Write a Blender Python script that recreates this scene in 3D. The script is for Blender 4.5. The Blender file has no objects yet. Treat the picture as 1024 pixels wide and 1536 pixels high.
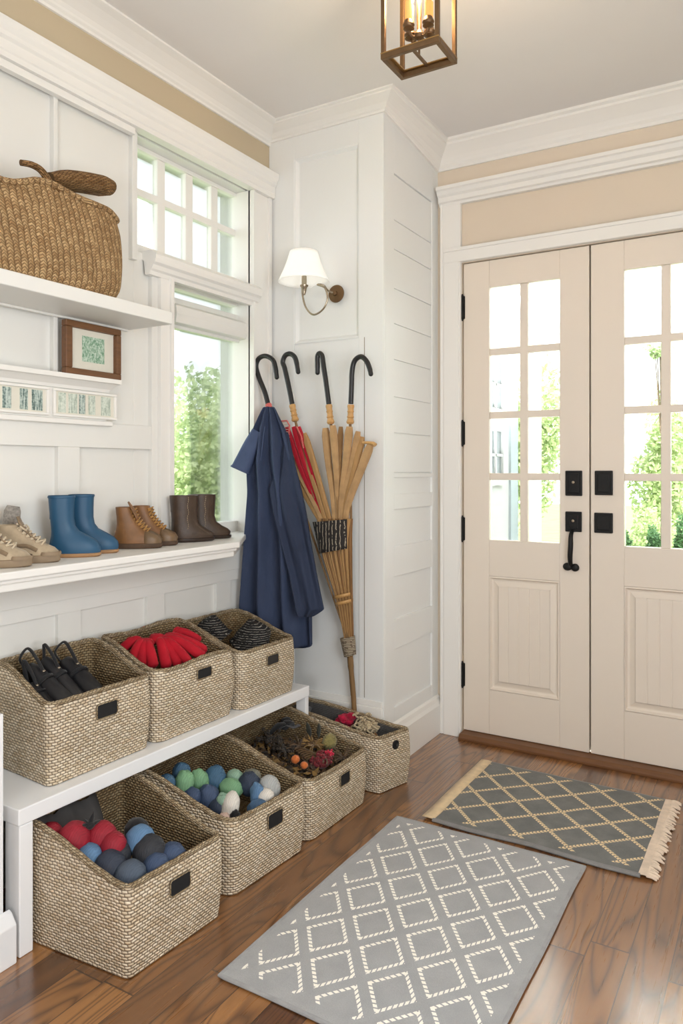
import bpy, math, random
from math import sin, cos, pi, sqrt, floor, atan2
from mathutils import Vector, Matrix, noise as mnoise
random.seed(7)
SC = bpy.context.scene
COL = SC.collection

# ------------------------------------------------------------------ camera facts (level camera, lens shifted down)
FPX, HZ = 1119.0, 705.0
CAM = Vector((2.035, 0.0, 1.237))
YAW = math.atan(668 / 1119.0)
SN, CN = sin(YAW), cos(YAW)
def _ray(u, v):
    l = (u - 512) / FPX; k = -(v - HZ) / FPX
    return Vector((l * CN - SN, l * SN + CN, k))
def at_x(u, v, x): r = _ray(u, v); return CAM + r * ((x - CAM.x) / r.x)
def at_y(u, v, y): r = _ray(u, v); return CAM + r * ((y - CAM.y) / r.y)
def at_z(u, v, z): r = _ray(u, v); return CAM + r * ((z - CAM.z) / r.z)

# ------------------------------------------------------------------ room numbers (metres)
W0 = 0.034            # face of the window wall panelling
YB = 3.27             # face of the door wall
PX0, PY0 = 0.615, 2.715   # side and front faces of the corner pier
CEIL = 2.762
LEDGE = 0.970         # top of the window ledge
LX = 0.290            # ledge front
BT = 0.377            # low bench top
XR = 2.75             # right wall
YN = -1.7             # wall behind the camera

# ------------------------------------------------------------------ materials
def srgb(r, g, b):
    f = lambda c: (c / 255 / 12.92) if c / 255 <= 0.04045 else ((c / 255 + 0.055) / 1.055) ** 2.4
    return (f(r), f(g), f(b), 1.0)
class NT:
    def __init__(s, name):
        s.m = bpy.data.materials.new(name); s.m.use_nodes = True
        s.t = s.m.node_tree; s.b = s.t.nodes['Principled BSDF']; s.out = s.t.nodes['Material Output']
    def n(s, typ, **kw):
        nd = s.t.nodes.new(typ)
        for k, v in kw.items():
            if k.startswith('i_'): nd.inputs[k[2:].replace('_', ' ')].default_value = v
            else: setattr(nd, k, v)
        return nd
    def l(s, a, b): s.t.links.new(a, b)
    def val(s, x, sock):
        if isinstance(x, (int, float)): sock.default_value = x
        else: s.l(x, sock)
    def math(s, op, a, b=None, c=None):
        nd = s.n('ShaderNodeMath', operation=op)
        s.val(a, nd.inputs[0])
        if b is not None: s.val(b, nd.inputs[1])
        if c is not None: s.val(c, nd.inputs[2])
        return nd.outputs[0]
    def mix(s, f, a, b, blend='MIX'):
        nd = s.n('ShaderNodeMix', data_type='RGBA', blend_type=blend)
        s.val(f, nd.inputs[0])
        for x, i in ((a, 6), (b, 7)):
            if isinstance(x, tuple): nd.inputs[i].default_value = x
            else: s.l(x, nd.inputs[i])
        return nd.outputs[2]
    def ramp(s, f, stops):
        nd = s.n('ShaderNodeValToRGB'); e = nd.color_ramp.elements
        while len(e) < len(stops): e.new(0.5)
        for el, (p, c) in zip(e, stops): el.position = p; el.color = c
        s.l(f, nd.inputs[0]); return nd.outputs[0]
    def noise(s, vec, scale, detail=4, rough=.55, dist=0):
        nd = s.n('ShaderNodeTexNoise'); nd.inputs['Scale'].default_value = scale
        nd.inputs['Detail'].default_value = detail; nd.inputs['Roughness'].default_value = rough
        nd.inputs['Distortion'].default_value = dist
        if vec is not None: s.l(vec, nd.inputs['Vector'])
        return nd
    def obj(s): return s.n('ShaderNodeTexCoord').outputs['Object']
    def uv(s): return s.n('ShaderNodeTexCoord').outputs['UV']
    def bump(s, h, strength=.3, dist=.002):
        nd = s.n('ShaderNodeBump'); nd.inputs['Strength'].default_value = strength; nd.inputs['Distance'].default_value = dist
        s.l(h, nd.inputs['Height']); s.l(nd.outputs[0], s.b.inputs['Normal']); return nd
    def setp(s, **kw):
        for k, v in kw.items():
            s.val(v, s.b.inputs[k.replace('_', ' ')]) if not isinstance(v, tuple) else setattr(s.b.inputs[k.replace('_', ' ')], 'default_value', v)
def basic(name, c, rough=.5, metal=0., nscale=60, var=.06, bstr=.0, bscale=200, spec=.5, sheen=0.):
    t = NT(name); o = t.obj(); nz = t.noise(o, nscale)
    d = tuple(max(0, x * (1 - var * 2.2)) for x in c[:3]) + (1,)
    u = tuple(min(1, x * (1 + var * 1.6)) for x in c[:3]) + (1,)
    t.l(t.mix(nz.outputs[0], d, u), t.b.inputs['Base Color'])
    t.setp(Roughness=rough, Metallic=metal)
    t.b.inputs['Specular IOR Level'].default_value = spec
    if sheen: t.b.inputs['Sheen Weight'].default_value = sheen
    if bstr: t.bump(t.noise(o, bscale, 3).outputs[0], bstr, .002)
    return t.m
MAT = {}
def paint(k, c, rough=.42): MAT[k] = basic(k, c, rough, nscale=3.5, var=.012, bstr=.04, bscale=90, spec=.4)
paint('white_paint', srgb(229, 228, 223))
paint('bench_paint', srgb(238, 239, 240), .35)
paint('ceiling_paint', srgb(232, 229, 226), .7)
paint('trim_paint', srgb(236, 234, 229), .4)
paint('door_paint', srgb(230, 219, 205), .4)
paint('beige_paint', srgb(192, 177, 150), .6)
paint('warm_beige_paint', srgb(220, 206, 187), .6)
paint('shiplap_paint', srgb(232, 233, 231), .42)
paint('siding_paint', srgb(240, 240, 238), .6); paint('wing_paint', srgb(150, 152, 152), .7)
MAT['black_iron'] = basic('black_iron', srgb(34, 34, 34), .5, .6, var=.12, bstr=.1)
MAT['bronze'] = basic('bronze', srgb(120, 94, 66), .42, .7, nscale=30, var=.18, bstr=.06)
MAT['brass'] = basic('brass', srgb(178, 142, 88), .3, .9, var=.1)
MAT['nickel'] = basic('nickel', srgb(176, 164, 146), .25, 1.0, var=.05)
MAT['slot_shade'] = basic('slot_shade', srgb(20, 20, 22), .8, var=.15)
MAT['groove'] = basic('groove', srgb(150, 142, 130), .7, var=.02)
MAT['black_gap'] = basic('black_gap', srgb(60, 52, 44), .8, var=.02)

def fabric(k, c, rough=.9, var=.14, nscale=40, bscale=600, bstr=.35, sheen=.2):
    MAT[k] = basic(k, c, rough, 0, nscale, var, bstr, bscale, .25, sheen); return MAT[k]

def weave(name, c1, c2, mortar, bw, rh, swap=False, slant=.14):
    t = NT(name); uv = t.uv()
    nz = t.noise(uv, 9, 3); nf = t.noise(uv, 120, 2); nw = t.noise(uv, 26, 2)
    mp = t.n('ShaderNodeSeparateXYZ'); t.l(uv, mp.inputs[0])
    wob = t.math('MULTIPLY', t.math('SUBTRACT', nw.outputs[0], .5), rh * .9)
    a, b = mp.outputs[0], mp.outputs[1]
    if swap: a, b = b, a
    b = t.math('ADD', b, wob)
    rv = t.math('DIVIDE', b, rh); row = t.math('FLOOR', rv); fv = t.math('FRACT', rv)
    tv = t.math('SUBTRACT', t.math('MULTIPLY', fv, 2), 1)
    au = t.math('ADD', t.math('ADD', t.math('DIVIDE', a, bw), t.math('MULTIPLY', row, .5)), t.math('MULTIPLY', tv if not swap else t.math('ABSOLUTE', tv), slant))
    col_i = t.math('FLOOR', au); fu = t.math('FRACT', au); tu = t.math('SUBTRACT', t.math('MULTIPLY', fu, 2), 1)
    h = t.math('MULTIPLY', t.math('SUBTRACT', 1, t.math('POWER', t.math('ABSOLUTE', tu), 3.0)), t.math('SUBTRACT', 1, t.math('POWER', t.math('ABSOLUTE', tv), 2.2)))
    cb = t.n('ShaderNodeCombineXYZ'); t.l(col_i, cb.inputs[0]); t.l(row, cb.inputs[1])
    wn = t.n('ShaderNodeTexWhiteNoise', noise_dimensions='2D'); t.l(cb.outputs[0], wn.inputs['Vector'])
    st = t.mix(wn.outputs[0], c1, c2)
    hk = t.math('MINIMUM', t.math('MULTIPLY', t.math('POWER', h, .7), 1.35), 1.0)
    base = t.mix(hk, mortar, st)
    v = t.mix(nz.outputs[0], (.78, .77, .75, 1), (1.2, 1.19, 1.17, 1))
    col = t.mix(1.0, base, v, 'MULTIPLY'); col = t.mix(t.math('MULTIPLY', nf.outputs[0], .25), col, mortar)
    t.l(col, t.b.inputs['Base Color'])
    t.setp(Roughness=.75); t.b.inputs['Specular IOR Level'].default_value = .2
    t.bump(h, .75, .006)
    MAT[name] = t.m
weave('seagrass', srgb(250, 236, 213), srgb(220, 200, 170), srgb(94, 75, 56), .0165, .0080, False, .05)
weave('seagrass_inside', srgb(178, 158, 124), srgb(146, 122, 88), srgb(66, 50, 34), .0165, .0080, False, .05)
weave('seagrass_rim', srgb(208, 190, 160), srgb(164, 142, 110), srgb(72, 57, 42), .013, .006)
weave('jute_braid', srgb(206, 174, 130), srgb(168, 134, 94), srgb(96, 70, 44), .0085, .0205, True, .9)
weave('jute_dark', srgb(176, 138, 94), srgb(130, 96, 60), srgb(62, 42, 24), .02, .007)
weave('felt_lining', srgb(126, 124, 122), srgb(106, 104, 103), srgb(76, 74, 74), .006, .004)

def wood_floor():
    t = NT('plank_floor'); o = t.obj()
    s = t.n('ShaderNodeSeparateXYZ'); t.l(o, s.inputs[0]); x, y = s.outputs[0], s.outputs[1]
    W = .0975
    xs = t.math('DIVIDE', t.math('SUBTRACT', x, 1.495), W); i = t.math('FLOOR', xs); fx = t.math('FRACT', xs)
    wn = t.n('ShaderNodeTexWhiteNoise', noise_dimensions='1D'); t.l(i, wn.inputs['W'])
    ys = t.math('DIVIDE', t.math('ADD', y, t.math('MULTIPLY', wn.outputs[0], 7.3)), 1.55); j = t.math('FLOOR', ys); fy = t.math('FRACT', ys)
    cb = t.n('ShaderNodeCombineXYZ'); t.l(i, cb.inputs[0]); t.l(j, cb.inputs[1])
    w2 = t.n('ShaderNodeTexWhiteNoise', noise_dimensions='2D'); t.l(cb.outputs[0], w2.inputs['Vector']); rnd = w2.outputs[0]
    base = t.ramp(rnd, [(0, srgb(98, 60, 32)), (.3, srgb(126, 82, 44)), (.6, srgb(152, 102, 55)), (.85, srgb(178, 124, 70)), (1, srgb(110, 68, 37))])
    off = t.math('MULTIPLY', rnd, 37.0)
    def cv(sx, sy):
        c = t.n('ShaderNodeCombineXYZ'); t.l(t.math('MULTIPLY', x, sx), c.inputs[0]); t.l(t.math('MULTIPLY', y, sy), c.inputs[1]); t.l(off, c.inputs[2]); return c.outputs[0]
    ring = t.noise(cv(6.5, .75), 1.0, 2, .45, .6)
    lines = t.math('PINGPONG', t.math('MULTIPLY', ring.outputs[0], 17.0), .5)
    lines = t.math('MULTIPLY', t.math('SUBTRACT', 1, t.math('MULTIPLY', lines, 2)), 1)
    lines = t.math('POWER', lines, 2.2)
    fine = t.noise(cv(160, 5), 1.0, 3, .6)
    col = t.mix(t.math('MULTIPLY', lines, .78), base, srgb(66, 36, 18))
    col = t.mix(t.math('MULTIPLY', fine.outputs[0], .42), col, srgb(84, 54, 32))
    ex = t.math('ABSOLUTE', t.math('SUBTRACT', fx, .5))
    g = t.math('GREATER_THAN', ex, .486)
    ey = t.math('GREATER_THAN', t.math('ABSOLUTE', t.math('SUBTRACT', fy, .5)), .4985)
    gap = t.math('MAXIMUM', g, ey)
    col = t.mix(t.math('MULTIPLY', gap, .8), col, srgb(46, 26, 16))
    t.l(col, t.b.inputs['Base Color'])
    r = t.math('ADD', .20, t.math('MULTIPLY', fine.outputs[0], .2)); t.l(r, t.b.inputs['Roughness'])
    h = t.math('SUBTRACT', t.math('MULTIPLY', fine.outputs[0], .16), gap)
    t.bump(h, .35, .0015)
    t.b.inputs['Coat Weight'].default_value = .8; t.b.inputs['Coat Roughness'].default_value = .2; t.b.inputs['Coat IOR'].default_value = 1.9
    MAT['plank_floor'] = t.m
wood_floor()

def wood(k, c, d, sc=(4, 40, 40), rough=.45):
    t = NT(k); o = t.obj(); mp = t.n('ShaderNodeMapping'); mp.inputs['Scale'].default_value = sc; t.l(o, mp.inputs[0])
    nz = t.noise(mp.outputs[0], 2.5, 5, .6, .4)
    t.l(t.mix(nz.outputs[0], d, c), t.b.inputs['Base Color']); t.setp(Roughness=rough); t.bump(nz.outputs[0], .15, .002); MAT[k] = t.m
wood('frame_wood', srgb(132, 88, 52), srgb(80, 52, 30), (40, 5, 40))
wood('threshold_wood', srgb(128, 84, 46), srgb(84, 52, 28), (4, 40, 40))
wood('bamboo', srgb(214, 172, 112), srgb(164, 116, 62), (60, 60, 6))
wood('reed', srgb(196, 156, 100), srgb(126, 88, 46), (160, 160, 3), .6); wood('reed_dark', srgb(150, 108, 60), srgb(88, 58, 30), (160, 160, 3), .6)
wood('tip_wood', srgb(150, 116, 72), srgb(98, 72, 44), (90, 90, 5), .6)

def rug(k, base, base2, line, px, py, lo, hw, dashes, oa, ob, mx, my0, my1, rel):
    """rel: outlined separate diamonds (True) or one lattice of crossing lines (False)"""
    t = NT(k); o = t.obj(); s = t.n('ShaderNodeSeparateXYZ'); t.l(o, s.inputs[0]); x, y = s.outputs[0], s.outputs[1]
    nz = t.noise(o, 260, 2); wx = t.math('ADD', x, t.math('MULTIPLY', t.math('SUBTRACT', nz.outputs[0], .5), .0022))
    a = t.math('ADD', t.math('ADD', t.math('DIVIDE', wx, px), t.math('DIVIDE', y, py)), oa); b = t.math('ADD', t.math('SUBTRACT', t.math('DIVIDE', wx, px), t.math('DIVIDE', y, py)), ob)
    fa = t.math('ABSOLUTE', t.math('SUBTRACT', t.math('FRACT', a), .5)); fb = t.math('ABSOLUTE', t.math('SUBTRACT', t.math('FRACT', b), .5))
    m = t.math('MAXIMUM', fa, fb)
    ln = t.math('LESS_THAN', t.math('ABSOLUTE', t.math('SUBTRACT', m, lo)), hw)
    isa = t.math('GREATER_THAN', fa, fb)
    along = t.math('ADD', t.math('MULTIPLY', isa, b), t.math('MULTIPLY', t.math('SUBTRACT', 1, isa), a))
    acr = t.math('MULTIPLY', m, 6.0)
    dash = t.math('GREATER_THAN', t.math('FRACT', t.math('ADD', t.math('MULTIPLY', along, dashes), acr)), .30)
    inx = t.math('LESS_THAN', t.math('ABSOLUTE', x), mx)
    iny = t.math('MULTIPLY', t.math('GREATER_THAN', y, my0), t.math('LESS_THAN', y, my1))
    mask = t.math('MULTIPLY', t.math('MULTIPLY', ln, dash), t.math('MULTIPLY', inx, iny))
    big = t.noise(o, 14, 4, .6); fi = t.noise(o, 420, 2)
    bc = t.mix(big.outputs[0], base, base2)
    bc = t.mix(t.math('MULTIPLY', fi.outputs[0], .45), bc, tuple(c * .45 for c in base[:3]) + (1,))
    t.l(t.mix(mask, bc, line), t.b.inputs['Base Color'])
    t.setp(Roughness=.95); t.b.inputs['Specular IOR Level'].default_value = .15
    t.bump(t.math('ADD', t.math('MULTIPLY', fi.outputs[0], .7), t.math('MULTIPLY', mask, .8)), .6, .003)
    MAT[k] = t.m
rug('rug_diamonds', srgb(162, 163, 164), srgb(196, 196, 196), srgb(255, 251, 240), .163, .211, .362, .037, 9.0, 10.639, 10.582, .292, -.445, .455, True)
rug('rug_lattice', srgb(104, 106, 106), srgb(158, 158, 154), srgb(240, 216, 174), .166, .164, .485, .046, 9.0, 10.838, 10.789, .345, -.27, .285, False)
fabric('rug_edge', srgb(158, 158, 158)); fabric('rug_cream', srgb(226, 200, 160)); fabric('rug_fringe', srgb(232, 212, 190))
fabric('rug_edge_dark', srgb(134, 132, 130))

def glass():
    t = NT('pane_glass'); t.t.nodes.remove(t.b)
    tr = t.n('ShaderNodeBsdfTransparent'); gl = t.n('ShaderNodeBsdfGlossy'); gl.inputs['Roughness'].default_value = .02
    fr = t.n('ShaderNodeFresnel'); fr.inputs['IOR'].default_value = 1.35
    nz = t.noise(t.obj(), 3); mx = t.n('ShaderNodeMixShader')
    tr.inputs[0].default_value = (.97, .985, .98, 1)
    t.l(t.math('MULTIPLY', fr.outputs[0], t.math('ADD', .75, t.math('MULTIPLY', nz.outputs[0], .1))), mx.inputs[0])
    t.l(tr.outputs[0], mx.inputs[1]); t.l(gl.outputs[0], mx.inputs[2]); t.l(mx.outputs[0], t.out.inputs[0]); MAT['pane_glass'] = t.m
glass()
def glow(k, c, e, s, trans=0.):
    t = NT(k); nz = t.noise(t.obj(), 40); t.l(t.mix(nz.outputs[0], c, tuple(min(1, x * 1.08) for x in c[:3]) + (1,)), t.b.inputs['Base Color'])
    t.b.inputs['Emission Color'].default_value = e; t.b.inputs['Emission Strength'].default_value = s; t.setp(Roughness=.7); MAT[k] = t.m
glow('lamp_shade', srgb(250, 248, 242), srgb(255, 250, 240), .25)
glow('candle_sleeve', srgb(222, 170, 100), srgb(255, 176, 90), .55)
glow('bulb_glow', srgb(255, 230, 190), srgb(255, 214, 150), 14)
def printed(k, cols, sx, sy):
    t = NT(k); o = t.obj(); mp = t.n('ShaderNodeMapping'); mp.inputs['Scale'].default_value = (1, sx, sy); t.l(o, mp.inputs[0])
    nz = t.noise(mp.outputs[0], 1.0, 5, .75, .5); n2 = t.noise(o, 160, 3)
    f = t.math('ADD', t.math('MULTIPLY', nz.outputs[0], .75), t.math('MULTIPLY', n2.outputs[0], .3))
    t.l(t.ramp(f, cols), t.b.inputs['Base Color']); t.setp(Roughness=.5); MAT[k] = t.m
printed('green_print', [(.3, srgb(70, 110, 84)), (.48, srgb(120, 160, 130)), (.56, srgb(186, 206, 188)), (.75, srgb(222, 230, 220))], 110, 70)
printed('forest_print', [(.35, srgb(40, 52, 50)), (.48, srgb(96, 120, 116)), (.58, srgb(190, 204, 196)), (.8, srgb(226, 228, 220))], 190, 12)
printed('birch_print', [(.3, srgb(92, 108, 96)), (.46, srgb(164, 178, 164)), (.58, srgb(214, 222, 210)), (.8, srgb(236, 236, 228))], 220, 14)
MAT['mat_board'] = basic('mat_board', srgb(222, 218, 204), .8, var=.02)
def wrinkled(k, c):
    t = NT(k); o = t.obj(); mp = t.n('ShaderNodeMapping'); mp.inputs['Scale'].default_value = (1, 1, .45); t.l(o, mp.inputs[0])
    n1 = t.noise(mp.outputs[0], 11, 4, .55, .6); n2 = t.noise(o, 500, 2)
    t.l(t.mix(n1.outputs[0], tuple(x * .68 for x in c[:3]) + (1,), tuple(x * 1.3 for x in c[:3]) + (1,)), t.b.inputs['Base Color'])
    t.setp(Roughness=.8); t.b.inputs['Specular IOR Level'].default_value = .2
    t.bump(t.math('ADD', n1.outputs[0], t.math('MULTIPLY', n2.outputs[0], .05)), .45, .02); MAT[k] = t.m
wrinkled('navy_cloth', srgb(58, 68, 92)); wrinkled('navy_sleeve', srgb(70, 82, 110)); wrinkled('navy_dark', srgb(48, 56, 76))
fabric('red_cloth', srgb(178, 16, 36), .75, nscale=20, var=.16, sheen=.05); fabric('red_silk', srgb(178, 14, 40), .5, .1); fabric('tan_canvas', srgb(184, 148, 104), nscale=24, var=.18); fabric('tan_canvas_shaded', srgb(150, 116, 76), nscale=24, var=.18)  # darker copy of the tan canvas paints shade between the canopy folds
fabric('pink_lace', srgb(222, 110, 104), nscale=300, var=.3); fabric('lace_white', srgb(226, 206, 196), nscale=300, var=.2)
fabric('crimson_cloth', srgb(176, 22, 58), nscale=60, var=.25); fabric('cream_yarn', srgb(196, 178, 146), nscale=120, var=.35)
MAT['black_lacquer'] = basic('black_lacquer', srgb(26, 26, 27), .38, var=.1)
MAT['black_rubber'] = basic('black_rubber', srgb(30, 30, 33), .42, var=.2, nscale=12, bstr=.05)
fabric('black_nylon', srgb(28, 28, 30), .7, .2)
MAT['blue_rubber'] = basic('blue_rubber', srgb(30, 78, 110), .5, var=.08, nscale=14, bstr=.05, bscale=80)
MAT['tan_sole'] = basic('tan_sole', srgb(168, 128, 88), .7, var=.1)
fabric('sneaker_canvas', srgb(178, 160, 134), nscale=30, var=.22); fabric('sneaker_side', srgb(134, 114, 90), nscale=50, var=.2)
MAT['sneaker_sole'] = basic('sneaker_sole', srgb(142, 122, 98), .7, var=.15, nscale=20)
fabric('sneaker_lace', srgb(202, 186, 160), nscale=100); fabric('grey_tongue', srgb(150, 144, 136), nscale=160, var=.35)
MAT['brown_leather'] = basic('brown_leather', srgb(128, 88, 50), .5, var=.25, nscale=26, bstr=.25, bscale=160)
MAT['brown_toe'] = basic('brown_toe', srgb(110, 86, 60), .45, var=.18, nscale=20, bstr=.15, bscale=200)
MAT['boot_sole'] = basic('boot_sole', srgb(84, 62, 44), .7, var=.15)
fabric('boot_lace', srgb(168, 124, 66), nscale=200, var=.3)
MAT['dark_leather'] = basic('dark_leather', srgb(70, 54, 42), .45, var=.25, nscale=40, bstr=.4, bscale=220)
MAT['dark_sole'] = basic('dark_sole', srgb(48, 36, 30), .35, var=.2)
fabric('seam_thread', srgb(170, 150, 120), nscale=300)

def banded(k, c, line, rows, axis=2, wob=.5, dash=60, thr=.84):
    t = NT(k); o = t.obj(); s = t.n('ShaderNodeSeparateXYZ'); t.l(o, s.inputs[0]); nz = t.noise(o, 30, 3)
    z = t.math('ADD', t.math('MULTIPLY', s.outputs[axis], rows), t.math('MULTIPLY', nz.outputs[0], wob))
    d = t.noise(o, dash, 1)
    mk = t.math('MULTIPLY', t.math('GREATER_THAN', t.math('FRACT', z), thr), t.math('GREATER_THAN', d.outputs[0], .42))
    t.l(t.mix(mk, c, line), t.b.inputs['Base Color']); t.setp(Roughness=.85)
    t.bump(t.math('PINGPONG', z, .5), .8, .006); MAT[k] = t.m
banded('black_straw', srgb(24, 23, 23), srgb(170, 164, 154), 120, 2, 1.2, 110, .87)
banded('black_binding', srgb(42, 38, 35), srgb(164, 152, 132), 64, 0, 1.1, 60, .80)
banded('grey_binding', srgb(112, 98, 80), srgb(186, 172, 148), 150, 2, 1.0, 80, .6)

def leafmat(k, c, d, tr=.35):
    t = NT(k); o = t.obj(); nz = t.noise(o, 2.2, 4, .65); n2 = t.noise(o, 30, 2)
    f = t.math('ADD', t.math('MULTIPLY', nz.outputs[0], .6), t.math('MULTIPLY', n2.outputs[0], .4))
    col = t.ramp(f, [(.35, d), (.62, c)]); t.l(col, t.b.inputs['Base Color']); t.setp(Roughness=.6)
    tl = t.n('ShaderNodeBsdfTranslucent'); t.l(col, tl.inputs[0]); mx = t.n('ShaderNodeMixShader'); mx.inputs[0].default_value = tr
    t.l(t.b.outputs[0], mx.inputs[1]); t.l(tl.outputs[0], mx.inputs[2]); t.l(mx.outputs[0], t.out.inputs[0]); MAT[k] = t.m
leafmat('leaf_light', srgb(206, 216, 168), srgb(158, 178, 120)); leafmat('leaf_mid', srgb(200, 214, 172), srgb(160, 180, 132)); leafmat('leaf_dark', srgb(84, 122, 74), srgb(46, 80, 46))
MAT['bark'] = basic('bark', srgb(120, 104, 86), .9, var=.3, nscale=20)
MAT['lawn'] = basic('lawn', srgb(150, 172, 104), .95, var=.25, nscale=3)
MAT['stone_path'] = basic('stone_path', srgb(214, 208, 198), .9, var=.1, nscale=6)
MAT['window_dark'] = basic('window_dark', srgb(84, 92, 94), .2, var=.2, nscale=4)
MAT['gasket_shade_grey'] = basic('gasket_shade_grey', srgb(126, 136, 140), .7, var=.08, nscale=6)  # grey of the window gasket, also the shade painted at the wing corner
MAT['tan_soffit'] = basic('tan_soffit', srgb(158, 138, 114), .7, var=.03, nscale=3)

# ------------------------------------------------------------------ mesh builder
class MB:
    def __init__(s): s.v = []; s.f = []; s.uv = {}; s.mi = []
    def add(s, vs, fs, mi=0):
        b = len(s.v); s.v += [Vector(p) for p in vs]; s.f += [tuple(b + i for i in f) for f in fs]; s.mi += [mi] * len(fs); return b
    def box(s, x0, x1, y0, y1, z0, z1, mi=0):
        s.add([(x0, y0, z0), (x1, y0, z0), (x1, y1, z0), (x0, y1, z0), (x0, y0, z1), (x1, y0, z1), (x1, y1, z1), (x0, y1, z1)],
              [(0, 3, 2, 1), (4, 5, 6, 7), (0, 1, 5, 4), (1, 2, 6, 5), (2, 3, 7, 6), (3, 0, 4, 7)], mi); return s
    def loft(s, rings, closed=True, cap0=True, cap1=True, uvs=None, mi=0):
        n = len(rings[0]); b = len(s.v)
        for r in rings: s.v += [Vector(p) for p in r]
        m = n if closed else n - 1
        for k in range(len(rings) - 1):
            for i in range(m):
                j = (i + 1) % n
                s.f.append((b + k * n + i, b + k * n + j, b + (k + 1) * n + j, b + (k + 1) * n + i)); s.mi.append(mi)
                if uvs:
                    u0, u1 = uvs[k][i], uvs[k][i + 1]; w0, w1 = uvs[k + 1][i], uvs[k + 1][i + 1]
                    s.uv[len(s.f) - 1] = (u0, u1, w1, w0)
        if cap0: s.f.append(tuple(b + i for i in reversed(range(n)))); s.mi.append(mi)
        if cap1: s.f.append(tuple(b + (len(rings) - 1) * n + i for i in range(n))); s.mi.append(mi)
        return s
    def tube(s, pts, r, n=10, cap=True, flat=1.0, flatdir=None, closed=False, uvscale=None, mi=0):
        P = [Vector(p) for p in pts]; R = r if isinstance(r, (list, tuple)) else [r] * len(P)
        rings = []; uvs = []; up = None; acc = 0
        for i, p in enumerate(P):
            if closed: t = P[(i + 1) % len(P)] - P[i - 1]
            else: t = (P[min(i + 1, len(P) - 1)] - P[max(i - 1, 0)])
            t.normalize()
            if flatdir is not None: a = Vector(flatdir)
            elif up is None: a = Vector((0, 0, 1)) if abs(t.z) < .9 else Vector((1, 0, 0))
            else: a = up
            a = (a - t * a.dot(t)).normalized(); up = a; c = t.cross(a)
            if i: acc += (p - P[i - 1]).length
            rings.append([p + (a * cos(2 * pi * k / n) * flat + c * sin(2 * pi * k / n)) * R[i] for k in range(n)])
            if uvscale: uvs.append([(acc, 2 * pi * R[i] * k / n) for k in range(n + 1)])
        if closed:
            rings.append(rings[0])
            if uvscale: uvs.append([(acc + .01, 2 * pi * R[0] * k / n) for k in range(n + 1)])
        s.loft(rings, True, cap and not closed, cap and not closed, uvs if uvscale else None, mi); return s
    def lathe(s, prof, c=(0, 0, 0), n=24, axis=(0, 0, 1), cap0=True, cap1=True, mi=0):
        ax = Vector(axis).normalized(); a = Vector((1, 0, 0)) if abs(ax.x) < .9 else Vector((0, 1, 0))
        a = (a - ax * a.dot(ax)).normalized(); b = ax.cross(a); c = Vector(c)
        s.loft([[c + ax * z + (a * cos(2 * pi * k / n) + b * sin(2 * pi * k / n)) * max(r, 1e-4) for k in range(n)] for r, z in prof], True, cap0, cap1, mi=mi); return s
    def blob(s, c, r, n=18, m=12, amp=0., freq=3., rot=None, seed=0., sq=1.0, mi=0):
        c = Vector(c); r = Vector(r) if hasattr(r, '__len__') else Vector((r, r, r)); rings = []
        for k in range(m + 1):
            ph = -pi / 2 + pi * k / m; ring = []
            for i in range(n):
                th = 2 * pi * i / n; d = Vector((cos(ph) * cos(th), cos(ph) * sin(th), sin(ph)))
                if sq != 1.0: d = Vector(tuple(math.copysign(abs(q) ** sq, q) for q in d))
                q = 1 + amp * mnoise.noise(d * freq + Vector((seed, seed * 1.7, 0)))
                p = Vector((d.x * r.x, d.y * r.y, d.z * r.z)) * q
                if rot: p = rot @ p
                ring.append(c + p)
            rings.append(ring)
        s.loft(rings, True, True, True, mi=mi); return s
    def prism(s, poly, axis, lo, hi, mi=0):
        n = len(poly)
        def pt(p, h): return {'x': (h, p[0], p[1]), 'y': (p[0], h, p[1]), 'z': (p[0], p[1], h)}[axis]
        s.loft([[pt(p, lo) for p in poly], [pt(p, hi) for p in poly]], mi=mi); return s
    def build(s, name, mat, parent=None, smooth=False, bevel=0., sub=0, base=None, solid=0., autosm=40, segs=2):
        me = bpy.data.meshes.new(name); base = Vector(base) if base is not None else Vector((0, 0, 0))
        off = base
        if parent is not None: off = world_loc(parent)
        me.from_pydata([tuple(p - off) for p in s.v], [], s.f)
        if s.uv:
            ul = me.uv_layers.new(name='UVMap')
            for fi, c in s.uv.items():
                pl = me.polygons[fi]
                for k, li in enumerate(pl.loop_indices): ul.data[li].uv = c[k]
        mats = mat if isinstance(mat, (list, tuple)) else [mat]
        for m in mats: me.materials.append(MAT[m] if isinstance(m, str) else m)
        if len(mats) > 1: me.polygons.foreach_set('material_index', s.mi)
        import bmesh
        bm = bmesh.new(); bm.from_mesh(me); bmesh.ops.recalc_face_normals(bm, faces=bm.faces[:]); bm.to_mesh(me); bm.free()
        if smooth:
            me.polygons.foreach_set('use_smooth', [True] * len(me.polygons))
            if autosm < 180: me.set_sharp_from_angle(angle=math.radians(autosm))
        o = bpy.data.objects.new(name, me); COL.objects.link(o)
        if parent is not None: o.parent = parent
        else: o.location = base
        if bevel:
            b = o.modifiers.new('bevel', 'BEVEL'); b.width = bevel; b.segments = segs; b.limit_method = 'ANGLE'; b.angle_limit = math.radians(35)
        if solid:
            b = o.modifiers.new('solid', 'SOLIDIFY'); b.thickness = solid; b.offset = 0
        if sub:
            b = o.modifiers.new('sub', 'SUBSURF'); b.levels = sub; b.render_levels = sub
        return o
def world_loc(o):
    v = Vector((0, 0, 0))
    while o is not None: v = v + o.location; o = o.parent
    return v
def tag(o, label=None, cat=None, group=None, kind=None):
    for k, v in (('label', label), ('category', cat), ('group', group), ('kind', kind)):
        if v: o[k] = v
    return o
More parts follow.
